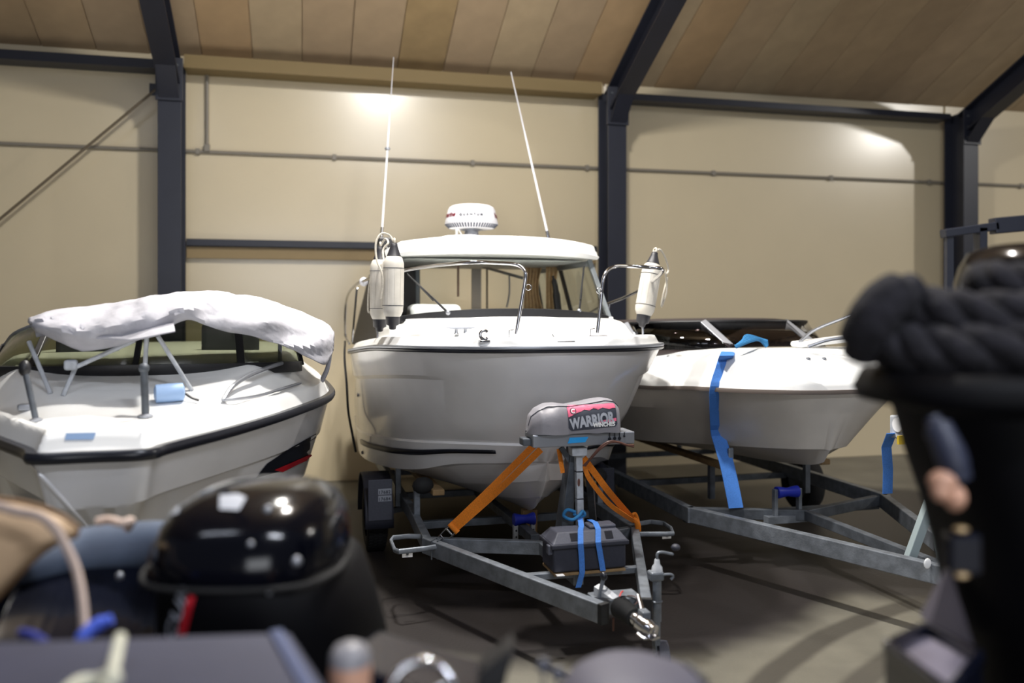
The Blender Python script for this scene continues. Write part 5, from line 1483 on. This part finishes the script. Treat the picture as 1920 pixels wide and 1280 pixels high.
MB().tube(pil(.985, 2.455), .006, 6, closed=True).build('piping', mat('dark_tan_piping', srgb(120, 92, 64), .6), cu)
MB().bar(Mi @ at_(-40, 1060, 2.62), Mi @ Vector((-1.75, 2.1, .75)), .3, .06).build('seat_base', G['navy'], cu, False, bevel=.01)

o = MB().tube([at_(-20, 944, 2.36), at_(30, 958, 2.36), at_(75, 968, 2.35), at_(104, 992, 2.34), at_(124, 1025, 2.32), at_(142, 1065, 2.28), at_(152, 1110, 2.22), at_(157, 1160, 2.16), at_(158, 1215, 2.1)], [.014] * 9, 9, sm=5, flat=(1, .7)).build('mooring_rope', mat('old_beige_rope', srgb(176, 158, 148), .85, noise_amt=.2, nscale=80), None)
tag(o, 'old beige rope running over the tan cushion and down beside it', 'rope')
o = MB().tube([at_(182, 978, 2.75), at_(205, 974, 2.75), at_(228, 980, 2.72), at_(246, 976, 2.75), at_(240, 990, 2.8)], .014, 8, sm=5).build('rope_end', mat('pink_beige_rope', srgb(190, 170, 158), .85), None)
tag(o, 'short beige rope end on the dinghy tube behind the tan cushion', 'rope')
o = MB().tube([at_(144, 1212, 2.1), at_(160, 1190, 2.12), at_(182, 1172, 2.14), at_(210, 1160, 2.15)], [.014, .018, .018, .014], 10, sm=5).build('rope_piece', G['cleatblue'], None)
tag(o, 'bright blue rope piece standing up right of the beige rope', 'rope')
o = MB().tube([at_(40, 1186, 2.12), at_(60, 1190, 2.1), at_(85, 1205, 2.1)], .012, 8, sm=4).build('rope_piece', mat('deep_blue_rope', srgb(34, 42, 120), .8), None)
tag(o, 'deep blue rope piece in the shade left of the bright blue one', 'rope')

# slate equipment box, bottom left
eb = thing('equipment_box', 'slate grey box top across the bottom left corner', 'box', frame(0, 0, 0, 0))
zt_ = 1.44
c = [at_(-120, 1212, 2.0), at_(548, 1184, 2.01)]
def onz_(px, py, z): 
    r = ray(px, py); k = (z - CH) / r.z; return CAM + r * k
P0 = onz_(-160, 1206, zt_); P1_ = onz_(545, 1183, zt_); P2_ = onz_(628, 1310, zt_); P3_ = onz_(-160, 1400, zt_)
m = MB(); top_ = [P0, P1_, P2_, P3_]; bot_ = [Vector((p.x, p.y, .9)) for p in top_]
m.add(top_ + bot_, [(0, 1, 2, 3), (7, 6, 5, 4), (0, 4, 5, 1), (1, 5, 6, 2), (2, 6, 7, 3), (3, 7, 4, 0)]).build('box_body', G['boxgrey'], eb, False, bevel=.012)
MB().bar(onz_(541, 1187, zt_) + Vector((-.03, 0, .004)), onz_(618, 1310, zt_) + Vector((-.03, 0, .004)), .03, .012).build('edge_trim', mat('blue_grey_trim', srgb(76, 86, 118), .4), eb, False, bevel=.003)
m = MB().tube([onz_(226, 1194, zt_ + .05), onz_(216, 1240, zt_ + .03), onz_(208, 1275, zt_ + .012), onz_(190, 1300, zt_ + .012)], .0125, 9, sm=5)
m.tube([onz_(120, 1300, zt_ + .012), onz_(150, 1277, zt_ + .012), onz_(180, 1274, zt_ + .012), onz_(205, 1266, zt_ + .03), onz_(218, 1270, zt_ + .03), onz_(205, 1290, zt_ + .012)], .0125, 9, sm=5)
o = m.build('cord', G['cream'], None); tag(o, 'knotted cream cord lying on the slate grey box', 'rope')

# outboard motor, left foreground
om = thing('outboard_motor', 'glossy black outboard motor with red stripe and silver lettering, left foreground', 'outboard motor', frame(-.80, 2.7, 0, 0))
X0, Y0 = 0, 0
secs = [(.02, 0, 1.655, .02, .03), (.02, 0, 1.652, .10, .12), (.015, 0, 1.635, .175, .21), (.005, 0, 1.60, .232, .29), (0, 0, 1.555, .262, .33), (-.005, 0, 1.50, .275, .35), (-.005, 0, 1.45, .278, .355), (0, 0, 1.43, .272, .35)]
cw = loft(secs, 48, 2.6); cwo = cw.build('cowl', G['cowl'], om, angle=60)
lo2 = loft([(0, 0, 1.432, .280, .36), (.02, 0, 1.405, .295, .37), (.04, 0, 1.30, .315, .38), (.06, 0, 1.15, .335, .385), (.05, 0, 1.0, .31, .35), (.03, 0, .85, .22, .25)], 48, 2.4)
lo2o = lo2.build('lower_cowl', G['navy'], om, angle=60)
lx = mat('black_satin', srgb(4, 4, 7), .6, spec=.12)
lo2o.data.materials[0] = lx
loft([(.03, 0, .86, .10, .16), (.03, .02, .6, .08, .14), (.03, .04, .35, .07, .12)], 24).build('midsection', lx, om)
MB().bar((.03, .06, .5), (.03, .18, .22), .05, .2, up=(0, 1, 0)).build('skeg', lx, om, False, bevel=.01)
MB().box((.03, -.15, .75), (.26, .35, .3)).build('transom_bracket', lx, om, False, bevel=.02)
MB().tube([(-.285, -.05, 1.43), (-.28, -.20, 1.43), (-.2, -.33, 1.43), (0, -.365, 1.43), (.2, -.33, 1.43), (.28, -.2, 1.43), (.285, -.05, 1.43)], .008, 8, sm=5).build('cowl_seal', G['rubber'], om)
class OF(Fr):
    pass
OMF = Fr(-.80, 2.7, 0, 0)
OB = cw.bvh(); OB2 = lo2.bvh()
hit_decal(OMF, OB, [(412, 930), (446, 927), (462, 934), (448, 958), (412, 956)], G['lettergrey'], om, .004)  # plain light grey patches near the top of the cowl
hit_decal(OMF, OB, [(324, 944), (340, 938), (336, 962), (320, 968)], G['lettergrey'], om, .004)
hit_decal(OMF, OB2, [(360, 1092), (372, 1098), (350, 1190), (334, 1190)], G['redstripe'], om, .004)
vs, fs, wd = text_poly('MERCURY', 1.0, 1.0, .02)
out = []; ok = True
for v in vs:
    u = v.x / wd; y = v.y
    px = 268 + (340 - 268) * u + 0 - 40 * y * .55 + 28; py = 1300 - (1300 - 1072) * u - 26 * y
    h = OMF.hit(OB2, px, py, .004)
    if h is None: ok = False; h = Vector((0, 0, 1.2))
    out.append(h)
MB().add(out, fs).build('lettering', G['lettergrey'], om, False)
for px, py, Y, s in ((502, 956, 2.52, .014), (556, 1052, 2.45, .016), (470, 1020, 2.38, .010), (505, 1110, 2.35, .010)):
    h = OMF.hit(OB, px, py, 0) or OMF.hit(OB2, px, py, 0)
    if h is not None: MB().ball(h, (s, s, s), 10).build('latch_stud', G['alu'], om)
h = OMF.Y(590, 985, 2.62)
MB().tube([OMF.Y(548, 932, 2.78), OMF.Y(590, 965, 2.72), OMF.Y(618, 1010, 2.66), OMF.Y(628, 1060, 2.6)], .040, 12, sm=4, flat=(.6, 1)).build('rear_handle', lx, om)
MB().tube([OMF.Y(592, 985, 2.60), OMF.Y(606, 1003, 2.58), OMF.Y(620, 1022, 2.57)], [.008, .016, .008], 10, sm=3).build('peach_reflection_streak', G['peach'], om)  # peach reflection on the motor, modelled as a coloured streak
m = loft([(-.30, .05, 1.50, .01, .02), (-.31, .05, 1.46, .035, .08), (-.32, .05, 1.38, .045, .1), (-.30, .05, 1.34, .03, .08)], 20)
m.build('side_grip', mat('dark_brown_plastic', srgb(52, 38, 32), .5), om)

# small gear along the bottom edge
g = thing('gear_lever', 'peach lever knob with grey cap at the bottom edge left of the chrome ring', 'lever', frame(0, 0, 0, 0))
q = at_(657, 1250, 1.9)
MB().lathe([(.030, .9), (.030, q.z - .06), (.044, q.z - .05), (.047, q.z - .01), (.045, q.z + .008)], 24, Matrix.Translation((q.x, q.y, 0))).build('knob', G['peach'], g)
MB().lathe([(.045, q.z + .009), (.044, q.z + .03), (.034, q.z + .047), (.015, q.z + .056), (.001, q.z + .057)], 24, Matrix.Translation((q.x, q.y, 0))).build('cap', mat('grey_cap', srgb(136, 134, 138), .4), g)
g = thing('steering_wheel', 'chrome rimmed ring at the bottom edge below the cabin boat', 'steering wheel', frame(0, 0, 0, 0))
q = at_(790, 1306, 1.9)
MB().ring(q, .073, .011, Matrix.Rotation(math.radians(62), 3, 'X'), 36, 10).build('rim', G['chrome'], g)
for k in range(3):
    a = 2 * math.pi * k / 3 + .5
    v = Matrix.Rotation(math.radians(62), 3, 'X') @ Vector((math.cos(a) * .07, math.sin(a) * .07, 0))
    MB().tube([q, q + v], .006, 8).build('spoke', G['chrome'], g)
MB().tube([q, q + Vector((0, -.03, -.35))], .014, 10).build('column', G['black'], g)
g = thing('console_ledge', 'navy ledge sloping along the bottom edge behind the chrome ring', 'ledge', frame(0, 0, 0, 0))
MB().bar(at_(668, 1222, 2.25), at_(920, 1302, 2.1), .22, .05).build('ledge', G['navy'], g, False, bevel=.015)
MB().bar(at_(790, 1290, 2.2) + Vector((0, 0, -.02)), Vector((-.3, 2.1, .8)), .1, .1).build('ledge_support', G['navy'], g, False)
m = MB(); a = [at_(893, 1290, 1.95), at_(900, 1262, 1.95), at_(960, 1216, 1.95), at_(964, 1222, 1.95), at_(944, 1290, 1.95)]
m.add(a + [p + Vector((0, .10, 0)) for p in a], [(0, 1, 2, 3, 4), (9, 8, 7, 6, 5)] + [(i, (i + 1) % 5, 5 + (i + 1) % 5, 5 + i) for i in range(5)])
o = m.build('rope_cleat', G['black'], None, False, bevel=.008); tag(o, 'pointed black rope horn at the bottom edge left of the grey cowl', 'cleat')
MB().bar(at_(915, 1288, 1.98), Vector((-.06, 1.98, .9)), .05, .05).build('horn_base', G['black'], o, False)
for px, py, lab in ((1019, 1248, 'upper small grey knob between the black horn and the grey cowl'), (1046, 1264, 'lower small grey knob beside the grey cowl')):
    q = at_(px, py, 1.95)
    o = MB().lathe([(.004, -.45), (.004, -.01), (.014, -.008), (.016, .004), (.010, .014), (.001, .016)], 14, Matrix.Translation(q)).build('stud_knob', G['lid'], None); tag(o, lab, 'knob')
m2 = thing('outboard_motor', 'charcoal rounded motor cowl at the bottom edge below the trailer coupling', 'outboard motor', frame(.30, 2.05, 0, 0))
t_ = 1.345
cz_ = loft([(-.02, 0, t_, .015, .03), (-.02, 0, t_ - .003, .06, .09), (-.01, 0, t_ - .018, .115, .14), (.0, 0, t_ - .045, .165, .19), (.01, 0, t_ - .085, .20, .22), (.01, 0, t_ - .14, .22, .235), (.01, 0, t_ - .35, .2, .22)], 44, 2.2)
cz_.build('cowl', G['greygreen'], m2, angle=60)
CZ = cz_.bvh(); CF = Fr(.30, 2.05, 0, 0)
pp = [CF.hit(CZ, *p) for p in ((1242, 1228), (1262, 1236), (1285, 1247), (1305, 1262), (1322, 1282))]
pp = [p for p in pp if p is not None]
if len(pp) > 2: MB().tube(pp, .008, 8, sm=3).build('cowl_seam', G['black'], m2)
loft([(.01, 0, 1.06, .1, .12), (.01, 0, .6, .08, .1), (.01, .03, .35, .06, .1)], 20).build('midsection', lx, m2)

# right foreground: black motor with a heavy rope coil on its ledge
bm_ = thing('outboard_motor', 'large matt black motor body filling the right edge under a thick rope coil', 'outboard motor', frame(1.45, 2.3, 0, 0))
sec = []
for py, px in ((772, 1716), (800, 1724), (880, 1750), (980, 1790), (1080, 1822), (1180, 1846), (1280, 1866), (1500, 1890)):
    p = at_(px + 50 - max(0, py - 800) * .04, py, 2.10); hw = .52 - (p.x - 1.0) * .6
    sec.append((p.x + hw - 1.45, 0, p.z, hw, .30))
loft(sec, 32, 2.8).build('body', lx, bm_, angle=60)
loft([(.10, -.02, 2.045, .52, .26), (.10, -.02, 2.035, .575, .30), (.10, -.02, 1.985, .60, .32), (.10, -.02, 1.955, .585, .31), (.12, -.02, 1.935, .50, .27)], 40, 3.2).build('ledge', lx, bm_, angle=60)
loft([(.2, 0, .86, .12, .16), (.2, .02, .6, .09, .13), (.2, .04, .3, .07, .12)], 20).build('midsection', lx, bm_)
loc = lambda px, py, Y: at_(px, py, Y) - Vector((1.45, 2.3, 0))
m = MB().tube([loc(1748, 785, 2.05), loc(1768, 820, 2.02), loc(1785, 860, 2.0), loc(1793, 895, 2.0)], [.02, .034, .036, .034], 14, sm=4, flat=(1, 1)); m.build('side_panel', mat('navy_satin', srgb(44, 48, 66), .5), bm_)
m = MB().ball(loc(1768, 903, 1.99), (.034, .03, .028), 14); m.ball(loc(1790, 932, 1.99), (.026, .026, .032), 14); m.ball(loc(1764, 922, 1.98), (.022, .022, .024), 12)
m.build('ceiling_reflection_lumps', G['peach'], bm_)  # ceiling reflection on the black body, shaped as peach lumps
for px, py in ((1802, 992), (1803, 1078)):
    MB().ball(loc(px, py, 1.98), (.018, .014, .007), 12).build('brass_bolt', mat('brass', srgb(176, 150, 110), .35, metal=.4), bm_)
MB().box(loc(1803, 1035, 2.0), (.075, .05, .095)).build('trim_block', G['navy'], bm_, False, bevel=.01)

rp = thing('rope_coil', 'thick twisted charcoal rope piled in coils on the black ledge at right', 'rope', frame(1.45, 2.3, 2.05, 0))
def strand_rope(path, R, nst=3, tw=9.0, rs=.62):
    P_ = cr(path, 8, True); m = len(P_); mb = MB()
    for s_ in range(nst):
        pts = []
        for i in range(m):
            t = (P_[(i + 1) % m] - P_[i - 1]).normalized()
            n = Vector((0, 0, 1)); n = (n - t * n.dot(t)).normalized(); bb = t.cross(n)
            a = 2 * math.pi * (s_ / nst) + round(tw) * 2 * math.pi * i / m
            pts.append(P_[i] + (n * math.cos(a) + bb * math.sin(a)) * R * .52)
        mb.tube(pts, R * rs, 10, closed=True)
    return mb
for (cx, cy, z, rx, ry, R, tw, ph) in ((.03, -.02, .055, .46, .19, .062, 8, 0), (.06, .0, .145, .42, .17, .060, 7, .4), (.16, .02, .215, .32, .13, .052, 6, .9)):
    path = [Vector((cx + rx * math.cos(a + ph), cy + ry * math.sin(a + ph), z + .012 * math.sin(3 * a + ph))) for a in [2 * math.pi * k / 12 for k in range(12)]]
    strand_rope(path, R, 3, tw).build('coil_turn', G['fur'], rp)
# left hump where the rope doubles back
MB().tube([(-.50, .02, .03), (-.50, -.03, .10), (-.46, -.05, .17), (-.38, -.03, .20)], [.05, .068, .066, .05], 14, sm=5).build('rope_tail', G['fur'], rp)

# behind it: glossy cowl and a dark frame
gc = thing('outboard_motor', 'glossy black motor cowl with a lamp reflection above the rope coil', 'outboard motor', frame(1.95, 3.1, 0, 0))
loft([(-.05, 0, 2.44, .02, .03), (-.05, 0, 2.435, .13, .14), (-.03, 0, 2.41, .22, .24), (0, 0, 2.36, .27, .30), (0, 0, 2.30, .285, .32), (0, 0, 2.1, .28, .32)], 44, 2.4).build('cowl', G['cowl'], gc, angle=60)
loft([(0, 0, 2.11, .26, .3), (0, 0, 1.6, .22, .26), (0, 0, 1.3, .12, .16), (0, 0, .25, .08, .14)], 28).build('midsection', lx, gc)
ar = thing('boat_gantry', 'dark steel gantry bar crossing in front of the right-hand portal frame', 'gantry', frame(0, 0, 0, 0))
MB().bar(at_(1768, 438, 4.6), at_(1868, 424, 4.6), .07, .045).build('top_bar', G['steelframe'], ar, False, bevel=.005)
MB().bar(at_(1860, 424, 4.6), at_(2100, 402, 4.6), .07, .085).build('top_bar', G['steelframe'], ar, False, bevel=.005)
for px, py in ((1779, 440), (2060, 405)):
    p = at_(px, py, 4.6); MB().bar(p, (p.x + .0, p.y, 0), .035, .035).build('gantry_leg', G['steelframe'], ar, False)
p = at_(1838, 428, 4.6); MB().bar(p, at_(1838, 520, 4.6), .04, .07).build('hanger', G['steelframe'], ar, False)

# open tray with grey lining, bottom right
ty = thing('storage_tray', 'open dark tray with grey lining at the bottom right', 'tray', frame(0, 0, 0, 0))
zt2 = 1.33
A_, B_c, C_, D_ = onz_(1662, 1212, zt2 + .02), onz_(1738, 1176, zt2 + .02), onz_(1838, 1232, zt2 + .02), onz_(1780, 1300, zt2 + .02)
for p, q in ((A_, B_c), (B_c, C_), (C_, D_), (D_, A_)):
    MB().bar(p, q, .022, .03).build('tray_rim', G['navy'], ty, False, bevel=.005)
    MB().add([p, q, Vector((q.x, q.y, .9)), Vector((p.x, p.y, .9))], [(0, 1, 2, 3)]).build('tray_side', G['navy'], ty, False, solid=.01)
MB().add([v - Vector((0, 0, .02)) for v in (A_, B_c, C_, D_)], [(0, 1, 2, 3)]).build('tray_lining', mat('grey_lining', srgb(112, 106, 118), .6), ty, False, solid=.008)
m = MB(); a = [onz_(1742, 1176, zt2), onz_(1830, 1222, zt2)]
q = at_(1778, 1052, 2.28)
m.add([a[0], a[1], q, q + Vector((.01, .05, -.05)), a[0] + Vector((.02, .10, 0)), a[1] + Vector((.02, .10, 0))], [(0, 1, 2), (5, 4, 3), (0, 2, 3, 4), (1, 5, 3, 2), (0, 4, 5, 1)])
m.build('tray_lid', mat('grey_lid', srgb(100, 96, 108), .6), ty, False, bevel=.004)
